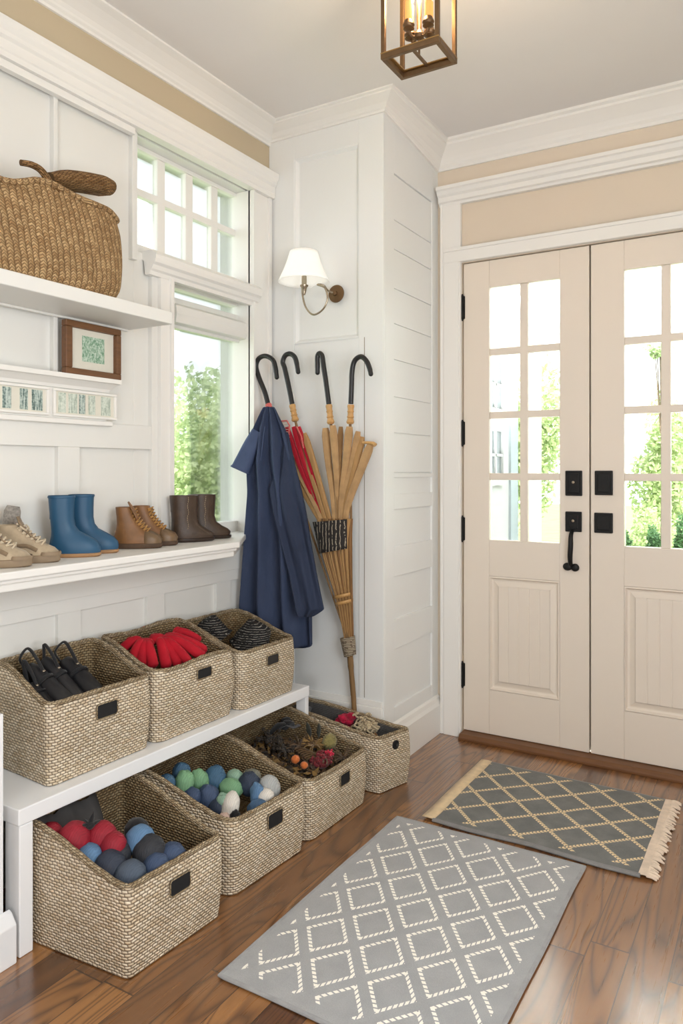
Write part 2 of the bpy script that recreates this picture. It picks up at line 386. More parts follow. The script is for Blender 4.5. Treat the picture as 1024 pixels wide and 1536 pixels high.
def thing(name, label, cat, loc, group=None, kind=None):
    o = bpy.data.objects.new(name, None); COL.objects.link(o); o.location = Vector(loc); o.empty_display_size = .05
    return tag(o, label, cat, group, kind)
def struct(name, mb, mat, label, cat, **kw): return tag(mb.build(name, mat, **kw), label, cat, None, 'structure')
def arc(c, a, b, r, t0, t1, n):
    c, a, b = Vector(c), Vector(a), Vector(b)
    return [c + (a * cos(t0 + (t1 - t0) * i / n) + b * sin(t0 + (t1 - t0) * i / n)) * r for i in range(n + 1)]
def smooth_path(P, n=8):
    P = [Vector(p) for p in P]; out = []
    for i in range(len(P) - 1):
        p0, p1, p2, p3 = P[max(i - 1, 0)], P[i], P[i + 1], P[min(i + 2, len(P) - 1)]
        for k in range(n):
            t = k / n
            out.append(.5 * ((2 * p1) + (p2 - p0) * t + (2 * p0 - 5 * p1 + 4 * p2 - p3) * t * t + (3 * p1 - p0 - 3 * p2 + p3) * t ** 3))
    return out + [P[-1]]
def lerp(a, b, t): return a + (b - a) * t
def sst(t): t = max(0, min(1, t)); return t * t * (3 - 2 * t)

# ================================================================== ROOM
struct('floor', MB().box(-.15, XR + .1, YN - .1, YB + .02, -.06, 0), 'plank_floor', 'warm brown wooden plank floor with long glossy boards', 'floor')
struct('ceiling', MB().box(-.15, XR + .1, YN - .1, YB + .15, CEIL, CEIL + .08), 'ceiling_paint', 'smooth off-white ceiling above the entry', 'ceiling')
struct('wall_right', MB().box(XR, XR + .1, YN, YB, 0, CEIL), 'warm_beige_paint', 'plain beige wall right of the double door', 'wall')
struct('wall_near', MB().box(-.15, XR, YN - .1, YN, 0, CEIL), 'warm_beige_paint', 'plain beige wall opposite the double door', 'wall')

# --- window wall: recessed field behind raised stiles and rails, two openings
XF = W0 - .020; XO = -.13
TY0, TY1, TZ0, TZ1 = 1.925, 2.572, 2.03, 2.449      # transom opening
MY0, MY1, MZ1 = 2.085, 2.575, 1.985                # main opening (from the ledge up)
w = MB()
w.box(XO, XF, YN, TY0, 0, CEIL); w.box(XO, XF, TY0, MY0, 0, TZ0); w.box(XO, XF, MY0, MY1, 0, LEDGE - .045); w.box(XO, XF, MY0, MY1, MZ1, TZ0)
w.box(XO, XF, MY1, YB, 0, TZ0); w.box(XO, XF, TY1, YB, TZ0, TZ1); w.box(XO, XF, TY0, YB, TZ1, CEIL)

zr0, zr1 = 1.312, 1.397
def rr(y0, y1, z0, z1): w.box(XF - .001, W0, y0, y1, z0, z1)
rr(YN, 1.995, zr0, zr1)
for k in range(-7, 1):
    c = 1.628 + k * .41
    rr(c - .042, c + .042, LEDGE, zr0)
    rr(c - .060, c - .044, zr1, TZ1)
rr(1.995, MY0 - .002, LEDGE, 1.96); rr(1.90, TY0, 1.99, TZ1)
struct('wall_left', w, 'white_paint', 'white panelled wall with raised stiles holding the window', 'wall', bevel=.002)
b = MB().box(XF - .004, W0 + .001, YN, PY0, 2.54, 2.72)
struct('trim_1', b, 'beige_paint', 'beige painted band under the left crown moulding', 'trim')
def molding(name, prof, path, mat, label):
    """prof: (out, z) pairs; path: list of (x,y,nx,ny) points with mitred outward normals"""
    m = MB(); rings = [[(x + nx * o, y + ny * o, z) for o, z in prof] for x, y, nx, ny in path]
    m.loft(rings, True, True, True); return struct(name, m, mat, label, 'trim')
pr = [(-.005, 2.449), (.034, 2.449), (.034, 2.466), (.038, 2.470), (.038, 2.498), (.046, 2.506), (.048, 2.518), (.056, 2.532), (.058, 2.542), (.058, 2.555), (-.005, 2.555)]
molding('trim_2', pr, [(W0, YN, 1, 0), (W0, PY0 - .002, 1, 0)], 'trim_paint', 'white stepped picture rail running above the window')
sof = MB().box(W0 - .002, W0 + .020, YN, TY0 - .03, 2.425, 2.4485); struct('trim_3', sof, 'trim_paint', 'narrow white board under the picture rail', 'trim')
def crown(z0, z1, d):
    h = z1 - z0
    return [(-.005, z0), (.010, z0), (.012, z0 + .12 * h), (.020, z0 + .2 * h), (.024, z0 + .28 * h), (.034, z0 + .42 * h), (.054, z0 + .60 * h), (.074, z0 + .76 * h), (d - .01, z0 + .84 * h), (d, z0 + .9 * h), (d, z1), (-.005, z1)]
molding('trim_4', crown(2.690, CEIL, .098), [(W0, YN, 1, 0), (W0, PY0 - .002, 1, 0)], 'trim_paint', 'white crown moulding along the window wall')
m = MB(); rings = []
for x, y, nx, ny, z0 in ((W0, PY0, 0, -1, 2.703), (PX0, PY0, 1, -1, 2.703), (PX0, YB, 1, -1, 2.645), (XR, YB, 0, -1, 2.637)): rings.append([(x + nx * o, y + ny * o, z) for o, z in crown(z0, CEIL, .085)])
m.loft(rings); struct('trim_5', m, 'trim_paint', 'white crown moulding wrapping the pier and the door wall', 'trim')

# --- window: frames, muntins, glass
XG = -.055
wn = thing('window_1', 'tall white window with eight-pane transom above the ledge', 'window', (XG, 2.33, LEDGE), kind='structure')
f = MB()
gt0, gt1 = at_x(352, 300, XG), at_x(204, 372, XG)
ty1 = at_x(353, 300, XG).y; tz0, tz1 = 2.078, 2.432
f.box(XG - .02, XG + .02, TY0, TY1 + .06, tz1, TZ1); f.box(XG - .02, XG + .02, TY0, TY1 + .06, TZ0, tz0); f.box(XG - .02, XG + .02, ty1, TY1 + .06, TZ0, TZ1)
ym = [at_x(u, 300, XG).y for u in (238, 280, 318)]
for y in ym: f.box(XG - .014, XG + .014, y - .021, y + .021, tz0, tz1)
zm = (tz0 + tz1) / 2 + .02
f.box(XG - .0145, XG + .0145, TY0, ty1, zm - .014, zm + .014)
f.build('transom_frame', 'trim_paint', wn, bevel=.003)
MB().box(XG - .003, XG + .003, TY0, ty1 + .01, tz0 - .01, tz1 + .01).build('transom_glass', 'pane_glass', wn)
f = MB()
my1 = at_x(352, 600, XG).y; zs = at_x(246, 490, XG).z
f.box(XG - .03, XG + .03, MY0, MY0 + .012, LEDGE - .03, MZ1); f.box(XG - .03, XG + .03, my1, MY1 + .05, LEDGE - .03, MZ1 - .001)
f.box(XG - .028, XG + .028, MY0 + .0121, my1 - .0001, LEDGE - .03, LEDGE + .045); f.box(XG - .028, XG + .028, MY0 + .0121, my1 - .0001, 1.952, MZ1); f.box(XG - .028, XG + .028, MY0 + .0121, my1 - .0001, 1.80, 1.915)
f.build('sash_frame', 'trim_paint', wn, bevel=.003)
MB().box(XG + .034, XG + .04, my1 - .012, my1 + .006, LEDGE + .045, 1.8).build('sash_gasket', 'gasket_shade_grey', wn)
MB().box(XG - .003, XG + .003, MY0, my1 + .01, LEDGE + .03, 1.97).build('sash_glass', 'pane_glass', wn)
# roller blind cassette
bl = thing('roller_blind', 'white roller blind pulled up at the top of the window', 'blind', (W0 - .03, 2.33, 1.80))
q = MB(); q.prism([(-.022, 1.875), (.0, 1.885), (.022, 1.872), (.026, 1.84), (.020, 1.806), (-.022, 1.80)], 'y', MY0 + .05, MY1 - .004)
for p in q.v: p.x += W0 - .034
q.build('cassette', 'white_paint', bl, bevel=.003)
MB().box(W0 - .05, W0 - .042, MY0 + .02, MY1 - .02, 1.790, 1.83).build('blind_hem', 'white_paint', bl)
# casings
c = MB()
ra, rb = at_x(381, 500, W0 + .018).y, PY0 - .012
c.box(W0 - .012, W0 + .018, ra, rb - .02, LEDGE, 2.448); c.box(W0 - .012, W0 + .026, ra - .012, ra, LEDGE, 2.448); c.box(W0 - .002, W0 + .026, rb - .02, rb, LEDGE, 2.448); c.box(W0 - .012, W0 + .004, MY1 - .003, ra - .012, LEDGE, 2.448)
c.box(W0 + .0005, W0 + .016, 2.025, 2.070, LEDGE, 1.955); c.box(W0 - .002, W0 + .024, 2.070, MY0 + .002, LEDGE, 1.955)
c.box(W0 - .012, W0 + .014, 2.025, ra - .0121, 1.955, 1.975)
struct('trim_6', c, 'trim_paint', 'white casing boards framing both sides of the window', 'trim', bevel=.002)
molding('trim_7', [(-.004, 1.948), (.018, 1.948), (.022, 1.962), (.030, 1.968), (.036, 1.982), (.046, 1.990), (.050, 2.004), (.050, 2.018), (.03, 2.034), (-.06, 2.038), (-.06, 2.02), (-.011, 2.0)], [(W0, 1.965, 1, 0), (W0, ra + .02, 1, 0)], 'trim_paint', 'white moulded cornice between transom and main window')
# reveal linings
c = MB(); c.box(XG - .06, W0 - .003, MY1 - .004, MY1 - .0005, LEDGE, MZ1 - .002); c.box(XG - .06, W0 - .003, TY1 - .004, TY1 - .0005, TZ0 + .001, TZ1 - .001)
struct('trim_8', c, 'trim_paint', 'white reveal boards on the far side of the window', 'trim')

# --- ledge under the window (clipped corner at its far end)
top = [(W0 - .001, YN), (LX, YN), (LX, 2.185), (W0 - .001, 2.565)]
m = MB(); m.prism(top, 'z', LEDGE - .022, LEDGE); m.box(-.06, W0 + .001, MY0, MY1, LEDGE - .04, LEDGE - .001)
m.prism([(W0, YN), (LX - .012, YN), (LX - .012, 2.182), (W0, 2.55)], 'z', LEDGE - .034, LEDGE - .022)
m.prism([(W0, YN), (LX - .022, YN), (LX - .022, 2.178), (W0, 2.53)], 'z', LEDGE - .056, LEDGE - .034)
struct('trim_9', m, 'trim_paint', 'white moulded ledge under the window carrying the shoes', 'ledge', bevel=.004)
XP = .050
m = MB(); m.box(W0 + .0002, XP - .0145, YN, 2.60, 0, LEDGE - .056)
m.box(XP - .0148, XP + .006, YN, 2.60, .822, LEDGE - .056); m.box(XP - .0148, XP, YN, 2.60, .778, .822); m.box(XP - .0148, XP, YN, 2.6, 0, .42)
for k in range(-6, 4):
    c0 = 1.616 + k * .383; m.box(XP - .0148, XP, c0 - .044, c0 + .044, .42, .778)
struct('trim_10', m, 'white_paint', 'white recessed panelling below the window ledge', 'panelling', bevel=.002)

# --- corner pier
m = MB(); m.box(W0 + .001, PX0 - .010, PY0 + .0165, YB, 0, CEIL)
px = lambda u: at_y(u, 600, PY0).x
a0, a1, a2 = px(441), px(538), px(546)
fr = lambda x0, x1, z0, z1: m.box(x0, x1, PY0, PY0 + .017, z0, z1)
fr(W0 + .001, a0, .0, CEIL); fr(a1, PX0, .0, CEIL); fr(a0, a1, 2.605, CEIL)
m.box(a0, a1, PY0 + .0035, PY0 + .017, 0, 1.792); m.loft([[(a0 + i, PY0 + d, 1.792 + i), (a1 - i, PY0 + d, 1.792 + i), (a1 - i, PY0 + d, 2.605 - i), (a0 + i, PY0 + d, 2.605 - i)] for i, d in ((-.001, .001), (.006, .003), (.012, .010), (.018, .0168))], True, False, False)
# side face: corner stile, shiplap boards above, rails and recessed panels below
s0, s1 = PY0, at_x(591, 500, PX0).y
m.box(PX0 - .0105, PX0, PY0 + .0171, s1, 0, CEIL); e0 = at_x(648, 500, PX0).y
m.box(PX0 - .011, PX0, e0, YB, 0, CEIL)
zz = [at_x(592, v, PX0).z for v in (262, 330, 374, 433, 486, 540, 596, 650, 710)]
m.box(PX0 - .011, PX0, s1, e0, zz[0] + .005, CEIL)
for hi, lo in zip(zz, zz[1:]): m.box(PX0 - .011, PX0 - .004, s1, e0, lo + .004, hi)
for z0, z1 in ((1.205, zz[-1]), (1.07, 1.135), (.787, .913), (.48, .605), (.0, .235)): m.box(PX0 - .011, PX0 - .0005, s1, e0, z0, z1)
struct('wall_pier', m, 'shiplap_paint', 'white boxed pier with panelled front and shiplap side', 'wall', bevel=.0015)
m = MB(); m.box(a2, a2 + .003, PY0 - .001, PY0 + .002, .29, 1.79)
struct('trim_11', m, 'groove', 'thin vertical bead on the pier front', 'trim')
m = MB(); m.box(W0 + .002, PX0 - .002, PY0 - .012, PY0 - .0005, 0, .26); m.box(W0 + .002, PX0 - .004, PY0 - .006, PY0 - .0005, .26, .285)
struct('baseboard_pier', m, 'trim_paint', 'white baseboard at the foot of the pier front', 'baseboard', bevel=.004)
bb = [(.0005, 0), (.022, 0), (.022, .135), (.014, .15), (.010, .168), (.0005, .178)]
m = MB(); m.prism([(PX0 + o, z) for o, z in bb], 'y', PY0 - .012, YB - .0005)
struct('baseboard_side', m, 'trim_paint', 'tall white baseboard under the shiplap side', 'baseboard', bevel=.002)

# --- door wall
D1a, DM, D2b, DT, DB = .740, 1.3135, 1.888, 2.195, .030
m = MB(); m.box(PX0 - .01, D1a - .004, YB, YB + .14, 0, CEIL); m.box(D2b + .004, XR, YB, YB + .14, 0, CEIL); m.box(D1a - .004, D2b + .004, YB, YB + .14, DT + .004, CEIL)
struct('wall_back', m, 'warm_beige_paint', 'warm beige wall around the double door', 'wall')
m = MB()
for x0, x1 in ((.640, D1a - .003), (D2b + .003, D2b + .10)): m.box(x0, x1, YB - .022, YB - .0005, 0, 2.50)
m.box(.636, .648, YB - .026, YB - .0005, 0, 2.50)
m.box(.655, D1a - .010, YB - .027, YB - .0005, 0, DT + .02)
struct('trim_12', m, 'trim_paint', 'white vertical casing boards beside the double door', 'trim', bevel=.003)
m = MB(); m.box(.655, D2b + .1, YB - .028, YB - .0005, DT + .006, 2.268); m.box(.655, D2b + .1, YB - .034, YB - .0005, 2.252, 2.268)
struct('trim_13', m, 'trim_paint', 'white head casing directly above the double door', 'trim', bevel=.003)
molding('trim_14', [(-.0, 2.472), (.022, 2.472), (.026, 2.482), (.036, 2.487), (.038, 2.508), (.05, 2.516), (.058, 2.532), (.066, 2.537), (.066, 2.552), (0, 2.552)], [(.632, YB - .0005, 0, -1), (D2b + .13, YB - .0005, 0, -1)], 'trim_paint', 'white moulded cornice above the beige panel over the door')
m = MB(); m.prism([(YB - .062, 0), (YB - .062, .012), (YB - .048, .026), (YB + .03, .028), (YB + .03, 0)], 'x', .742, D2b - .002)
struct('trim_15', m, 'threshold_wood', 'dark brown wooden threshold under the double door', 'threshold', bevel=.002)

def door(name, xa, xb, hinge_left, label):
    """face at y=YB+.004; panes measured from the photograph"""
    root = thing(name, label, 'door', ((xa + xb) / 2, YB + .02, DB), kind='structure')
    y0, y1 = YB + .004, YB + .046; wdt = xb - xa
    p0, p1 = (.866, 1.185) if hinge_left else (1.452, 1.772)
    z0, z1 = .918, 2.072
    m = MB(); m.box(xa + .002, p0, y0, y1, DB, DT); m.box(p1, xb - .002, y0, y1, DB, DT)
    m.box(p0, p1, y0, y1, z1, DT); m.box(p0, p1, y0, y1, .752, z0); m.box(p0, p1, y0, y1, DB, .232)
    xm = (p0 + p1) / 2
    m.box(xm - .018, xm + .018, y0 + .006, y1 - .006, z0, z1)
    for z in (1.207, 1.487, 1.776): m.box(p0, p1, y0 + .0065, y1 - .0065, z - .0155, z + .0155)
    # recessed lower panel with sloped moulding, raised field and bead grooves
    def ring(i, y): return [(p0 + i, y, .232 + i), (p1 - i, y, .232 + i), (p1 - i, y, .752 - i), (p0 + i, y, .752 - i)]
    m.loft([ring(0, y0), ring(.006, y0 - .004), ring(.012, y0 + .010), ring(.020, y0 + .012), ring(.042, y0 + .003)], True, False, False)
    n = 5; xs0, xs1 = p0 + .042, p1 - .042
    for k in range(n):
        xa_, xb_ = lerp(xs0, xs1, k / n), lerp(xs0, xs1, (k + 1) / n)
        m.box(xa_ + (.001 if k else 0), xb_ - .001, y0 + .003, y1 - .01, .274, .710)
    m.box(xs0, xs1, y0 + .0045, y1 - .011, .275, .709); m.box(p0 - .002, p1 + .002, y0 + .0135, y1 - .004, .230, .754)
    m.build('door_slab', 'door_paint', root, bevel=.0025)
    MB().box(p0 - .003, p1 + .003, y0 + .019, y0 + .023, z0 - .003, z1 + .003).build('glass', 'pane_glass', root)
    if hinge_left:
        for v in (462, 650, 793, 1011):
            zc = at_y(690, v, YB).z; h = MB(); h.lathe([(.0085, -.056), (.0085, .056)], (xa - .002, y0 - .007, zc), 12); h.lathe([(.005, -.062), (.005, .062)], (xa - .002, y0 - .007, zc), 10)
            h.box(xa - .016, xa + .010, y0 - .0045, y0 + .0, zc - .053, zc + .053); h.build('hinge', 'black_iron', root, bevel=.001)
    else:
        for v in (462, 650, 793, 1011):
            zc = at_y(690, v, YB).z; h = MB(); h.lathe([(.0085, -.056), (.0085, .056)], (xb + .002, y0 - .007, zc), 12); h.build('hinge', 'black_iron', root)
    if hinge_left: plates = [(1.212, 1.283, 1.126, 1.234), (1.212, 1.281, .971, 1.058)]
    else: plates = [(1.335, 1.408, 1.131, 1.234), (1.333, 1.408, .971, 1.056)]
    for k, (q0, q1, q2, q3) in enumerate(plates):
        m = MB(); m.box(q0, q1, y0 - .010, y0 - .0003, q2, q3)
        pl = m.build('lock_plate', 'black_iron', root, bevel=.003)
        g = .012
        m = MB(); m.box(q0 + g, q1 - g, y0 - .015, y0 - .010, q2 + g, q3 - g); m.build('inner_plate', 'black_iron', pl, bevel=.003)
        if hinge_left:
            c = ((q0 + q1) / 2, y0 - .0152, (q2 + q3) / 2 + .004)
            MB().lathe([(.006, 0), (.006, .003), (.002, .0035)], c, 12, (0, -1, 0)).build('keyhole', 'nickel', pl)
            if k == 1: MB().box(c[0] - .014, c[0] + .014, y0 - .022, y0 - .015, q2 + .012, q2 + .022).build('thumb_latch', 'black_iron', pl, bevel=.002)
    if hinge_left:
        xh = 1.242
        pth = smooth_path([(xh, y0 - .012, .975), (xh, y0 - .034, .955), (xh + .001, y0 - .042, .915), (xh - .002, y0 - .040, .870), (xh - .004, y0 - .026, .838), (xh - .005, y0 - .008, .826)], 6)
        m = MB(); m.tube(pth, [.0075 + .0035 * sin(pi * i / (len(pth) - 1)) for i in range(len(pth))], 12)
        hd = m.build('handle', 'black_iron', root, smooth=True)
        m = MB(); m.blob((xh - .020, y0 - .0105, .820), (.020, .010, .017)); m.blob((xh + .012, y0 - .0105, .818), (.018, .010, .017)); m.build('handle_foot', 'black_iron', hd, smooth=True)
        m = MB(); m.tube(smooth_path([(1.196, y1 + .06, 1.0), (1.186, y1 + .065, .97), (1.180, y1 + .06, .945)], 4), [.006, .007, .008, .009, .010, .011, .011, .012, .012], 8); m.box(1.185, 1.25, y1 + .0, y1 + .06, .985, 1.0)
        m.build('outside_handle', 'black_iron', root)
    return root
door('door_1', D1a, DM - .0015, True, 'cream glazed door with black hinges, latch plates and drop handle')
door('door_2', DM + .0015, D2b, False, 'cream glazed door with two plain black plates, cut by the frame')
m = MB(); m.box(D1a - .003, D2b + .003, YB + .052, YB + .1, DB, DB + .01); m.box(DM - .03, DM + .03, YB + .048, YB + .062, DB, DT); m.box(D1a - .004, D2b + .004, YB + .05, YB + .13, DT - .012, DT + .004); m.box(D1a - .004, D1a, YB + .05, YB + .13, 0, DT); m.box(D2b, D2b + .004, YB + .05, YB + .13, 0, DT)  # centre strip added to stop light leaking through the door gap
struct('trim_16', m, 'black_gap', 'dark strips behind the door edges, added to block light leaks', 'trim')

# --- low white end panel at the left edge
q = at_z(20, 1460, 0)
m = MB(); m.box(W0 + .02, .347, .80, 1.172, 0, .625)
struct('wall_stub', m, 'bench_paint', 'low white end panel at the left of the bench', 'wall')
m = MB(); m.prism([(.347, 0), (.377, 0), (.377, .098), (.366, .112), (.358, .122), (.347, .128)], 'y', .80, 1.190); 
struct('baseboard_stub', m, 'bench_paint', 'thick white baseboard on the low end panel', 'baseboard', bevel=.003)

# ================================================================== LOW BENCH
bench = thing('low_bench', 'low white bench carrying the three upper woven baskets', 'bench', (.22, 1.8, 0))
BF = lambda y: .370 + (y - 1.207) * .022
m = MB(); m.prism([(XP + .004, 1.200), (BF(1.2), 1.200), (BF(2.492), 2.492), (XP + .004, 2.492)], 'z', BT - .042, BT); m.build('bench_top', 'bench_paint', bench, bevel=.003)
for x0, y0, x1, y1 in ((.31, 1.203, BF(1.203) - .001, 1.243), (BF(2.48) - .048, 2.468, BF(2.48) - .002, 2.491), (XP + .01, 1.203, XP + .06, 1.243), (XP + .01, 2.474, XP + .06, 2.491)):
    MB().box(x0, x1, y0, y1, .0005, BT - .0425).build('leg', 'bench_paint', bench, bevel=.003)

# ================================================================== BASKETS
def rrect(n=9, r=.09, m=12):
    """rounded unit square, counter-clockwise in (s,t); s along the front, t front to back"""
    P = []
    cs = [((1 - r, r), -pi / 2), ((1 - r, 1 - r), 0), ((r, 1 - r), pi / 2), ((r, r), pi)]
    for k, ((cx, cy), a0) in enumerate(cs):
        arcp = [(cx + r * cos(a0 + pi / 2 * i / n), cy + r * sin(a0 + pi / 2 * i / n)) for i in range(n + 1)]
        P += arcp
        nx = cs[(k + 1) % 4]; a1 = nx[1]; e = (nx[0][0] + r * cos(a1), nx[0][1] + r * sin(a1)); s = arcp[-1]
        P += [(lerp(s[0], e[0], i / m), lerp(s[1], e[1], i / m)) for i in range(1, m)]
    return P
class Basket:
    def __init__(s, label, fl, fr, br, bl, z0, hf, hb, floor_h, group, lined=False, slot=(.5, .74), slot_size=(.062, .036), soft=0., slot_mat='slot_shade', knob=False, dip=.0, rcorner=.075):
        s.c = [Vector((p[0], p[1], 0)) for p in (fl, fr, br, bl)]; s.z0 = z0; s.hf = hf; s.hb = hb
        root = thing('woven_basket', label, 'basket', (sum(p.x for p in s.c) / 4, sum(p.y for p in s.c) / 4, z0), group); s.root = root
        P = rrect(r=rcorner); N = len(P); th = .013
        W = (s.c[1] - s.c[0]).length; D = (s.c[3] - s.c[0]).length
        def ins(p, d): return (lerp(d / W, 1 - d / W, p[0]), lerp(d / D, 1 - d / D, p[1]))
        def H(p): return hf + (hb - hf) * sst(p[1] * 1.05) ** 0.9 - dip * sin(pi * p[0]) * (1 - p[1]) - soft * .006 * sin(7 * p[0] + 5 * p[1])
        s.H = H
        def pt(p, d, z):
            a, b = ins(p, d); return s.xy(a, b) + Vector((0, 0, z0 + z))
        peri = [0.0]
        for i in range(N): peri.append(peri[-1] + (pt(P[(i + 1) % N], 0, 0) - pt(P[i], 0, 0)).length)
        K = 10; rings, uvs = [], []
        for k in range(K + 1):
            t = k / K; bul = .0055 * sin(pi * t) * (1 + soft) - .004 * (1 - t)
            rings.append([pt(p, -bul, H(p) * t + (.001 if k == 0 else 0)) for p in P])
            uvs.append([(peri[i], H(P[i % N]) * t) for i in range(N + 1)])
        m = MB(); m.loft(rings, True, True, False, uvs)
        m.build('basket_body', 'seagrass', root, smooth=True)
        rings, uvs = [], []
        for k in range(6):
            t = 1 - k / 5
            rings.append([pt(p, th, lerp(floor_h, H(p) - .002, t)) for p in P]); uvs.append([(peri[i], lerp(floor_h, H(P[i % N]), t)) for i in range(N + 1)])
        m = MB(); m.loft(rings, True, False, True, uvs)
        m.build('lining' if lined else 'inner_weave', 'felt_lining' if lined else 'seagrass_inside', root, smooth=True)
        rp = [pt(p, th * .5, H(p) - .001) for p in P]
        rp = [q + Vector((0, 0, .0012 * sin(i * 2.4))) for i, q in enumerate(rp)]
        m = MB(); m.tube(rp, .0085, 8, closed=True, uvscale=1); m.build('rim', 'felt_lining' if False else 'seagrass_rim', root, smooth=True)
        # handle opening on the front: flush dark plate standing in for the shaded hole
        a, hz = slot; ctr = s.xy(a, 0); nrm = (s.c[1] - s.c[0]).normalized(); out = Vector((nrm.y, -nrm.x, 0)); zc = z0 + hz * hf
        w2, h2 = slot_size[0] / 2, slot_size[1] / 2; rc = h2 * (.35 if not knob else .98); Q = []
        for (cx, cy), a0 in (((w2 - rc, -h2 + rc), -pi / 2), ((w2 - rc, h2 - rc), 0), ((-w2 + rc, h2 - rc), pi / 2), ((-w2 + rc, -h2 + rc), pi)):
            Q += [(cx + rc * cos(a0 + pi / 2 * i / 4), cy + rc * sin(a0 + pi / 2 * i / 4)) for i in range(5)]
        o0 = .0075 * sin(pi * hz) + .0005 + .0035 * soft
        f3 = lambda q, o, sc: ctr + nrm * q[0] * sc + out * o + Vector((0, 0, zc + q[1] * sc))
        m = MB(); m.loft([[f3(q, o0 - .012, 1) for q in Q], [f3(q, o0, 1) for q in Q], [f3(q, o0 + .0012, .93) for q in Q]])
        sl = m.build('slot_plate', slot_mat, root)
        if knob: MB().blob(tuple(ctr + out * (o0 + .006) + Vector((0, 0, zc))), (.007, .007, .007)).build('knob', 'black_lacquer', sl, smooth=True)
        else:
            m = MB(); m.tube([f3(q, o0 + .0004, 1.0) for q in Q], .0022, 6, closed=True, uvscale=1); m.build('slot_edging', 'seagrass_rim', sl, smooth=True)
    def xy(s, a, b):
        p = lerp(lerp(s.c[0], s.c[1], a), lerp(s.c[3], s.c[2], a), b); return Vector((p.x, p.y, 0))
    def at(s, a, b, z): return s.xy(a, b) + Vector((0, 0, z))
    def inside(s, p, r):
        n = len(s.c); q = Vector((p.x, p.y, 0))
        for i in range(4):
            a, b = s.c[i], s.c[(i + 1) % 4]; e = (b - a).normalized()
            if (q - a).dot(Vector((-e.y, e.x, 0))) < r + .015: return False
        return True
    def settle(s, u, v, z, r):
        for k in range(60):
            for zz in (z - .003 * k, z + .003 * k):
                p = at_z(u, v, zz)
                if zz > .06 and s.inside(p, r): return p
        return at_z(u, v, z)
GU, GL = 'woven baskets on the bench', 'woven baskets on the floor'
BA = Basket('woven basket with black gear, first on the bench from the left', (.328, 1.322), (.340, 1.688), (.062, 1.692), (.062, 1.345), BT + .0005, .222, .302, .12, GU, slot=(.52, .74), slot_size=(.074, .042))
BB = Basket('woven basket full of red gloves, middle of the bench', (.346, 1.708), (.358, 2.076), (.064, 2.080), (.064, 1.714), BT + .0005, .226, .298, .13, GU, slot=(.55, .80), slot_size=(.068, .034), soft=.8, rcorner=.11)
BC = Basket('woven basket with a black straw hat, right end of bench', (.372, 2.096), (.384, 2.420), (.066, 2.424), (.066, 2.100), BT + .0005, .205, .282, .12, GU, slot=(.52, .74), slot_size=(.068, .036), slot_mat='black_rubber', rcorner=.1)
B1 = Basket('nearest floor basket, filled with red and blue balls', (.670, 1.282), (.690, 1.610), (.275, 1.630), (.275, 1.256), .001, .222, .316, .10, GL, slot=(.50, .74), slot_size=(.07, .042), dip=.0, rcorner=.05)
B2 = Basket('floor basket of green, blue and white fabric bundles', (.662, 1.682), (.688, 2.036), (.215, 2.050), (.215, 1.664), .001, .218, .316, .10, GL, slot=(.53, .74), slot_size=(.07, .046), dip=.006, rcorner=.09)
B3 = Basket('floor basket of dried flowers and twigs beside the bench end', (.680, 2.062), (.690, 2.448), (.215, 2.452), (.215, 2.072), .001, .200, .300, .095, GL, lined=False, slot=(.55, .72), slot_size=(.062, .042), dip=.008, rcorner=.09)
B4 = Basket('grey-lined floor basket in the corner by the pier', (.704, 2.512), (.752, 2.678), (.262, 2.654), (.262, 2.508), .001, .212, .262, .11, GL, lined=True, slot=(.50, .80), slot_size=(.036, .034), knob=True, rcorner=.05)

# ------------------------------------------------------------------ basket contents
def ball(name, p, r, mat, label, cat, group, amp=.05, seed=1., rot=None, sq=1., seam=None):
    base = Vector(p) - Vector((0, 0, (r if not hasattr(r, '__len__') else r[2])))
    m = MB(); m.blob(p, r, 20, 14, amp, 2.2, rot, seed, sq)
    return tag(m.build(name, mat, smooth=True, base=base, autosm=180), label, cat, group)
def knit(k, c):
    t = NT(k); o = t.obj(); wv = t.n('ShaderNodeTexWave'); wv.inputs['Scale'].default_value = 60; wv.inputs['Distortion'].default_value = 6; wv.inputs['Detail'].default_value = 2; t.l(o, wv.inputs[0])
    nz = t.noise(o, 24, 4); d = tuple(x * .5 for x in c[:3]) + (1,); u = tuple(min(1, x * 1.35) for x in c[:3]) + (1,)
    t.l(t.mix(t.math('ADD', t.math('MULTIPLY', nz.outputs[0], .75), t.math('MULTIPLY', wv.outputs[1], .2)), d, u), t.b.inputs['Base Color'])
    t.setp(Roughness=.7); t.bump(wv.outputs[1], .22, .003); MAT[k] = t.m
for k, c in (('knit_red', (148, 16, 38)), ('knit_navy', (44, 52, 68)), ('knit_slate', (76, 88, 104)), ('knit_blue', (72, 104, 138)), ('knit_denim', (58, 76, 106)), ('knit_sky', (92, 128, 164)), ('knit_charcoal', (44, 46, 52)), ('knit_green', (118, 162, 122)), ('knit_mint', (134, 166, 144)),
             ('knit_teal', (60, 96, 124)), ('knit_white', (222, 216, 206)), ('knit_grey', (176, 178, 176)), ('knit_ink', (44, 56, 76)), ('knit_olive', (112, 112, 100)), ('knit_pink', (216, 186, 172))): knit(k, srgb(*c))
G1 = 'balls in the nearest floor basket'
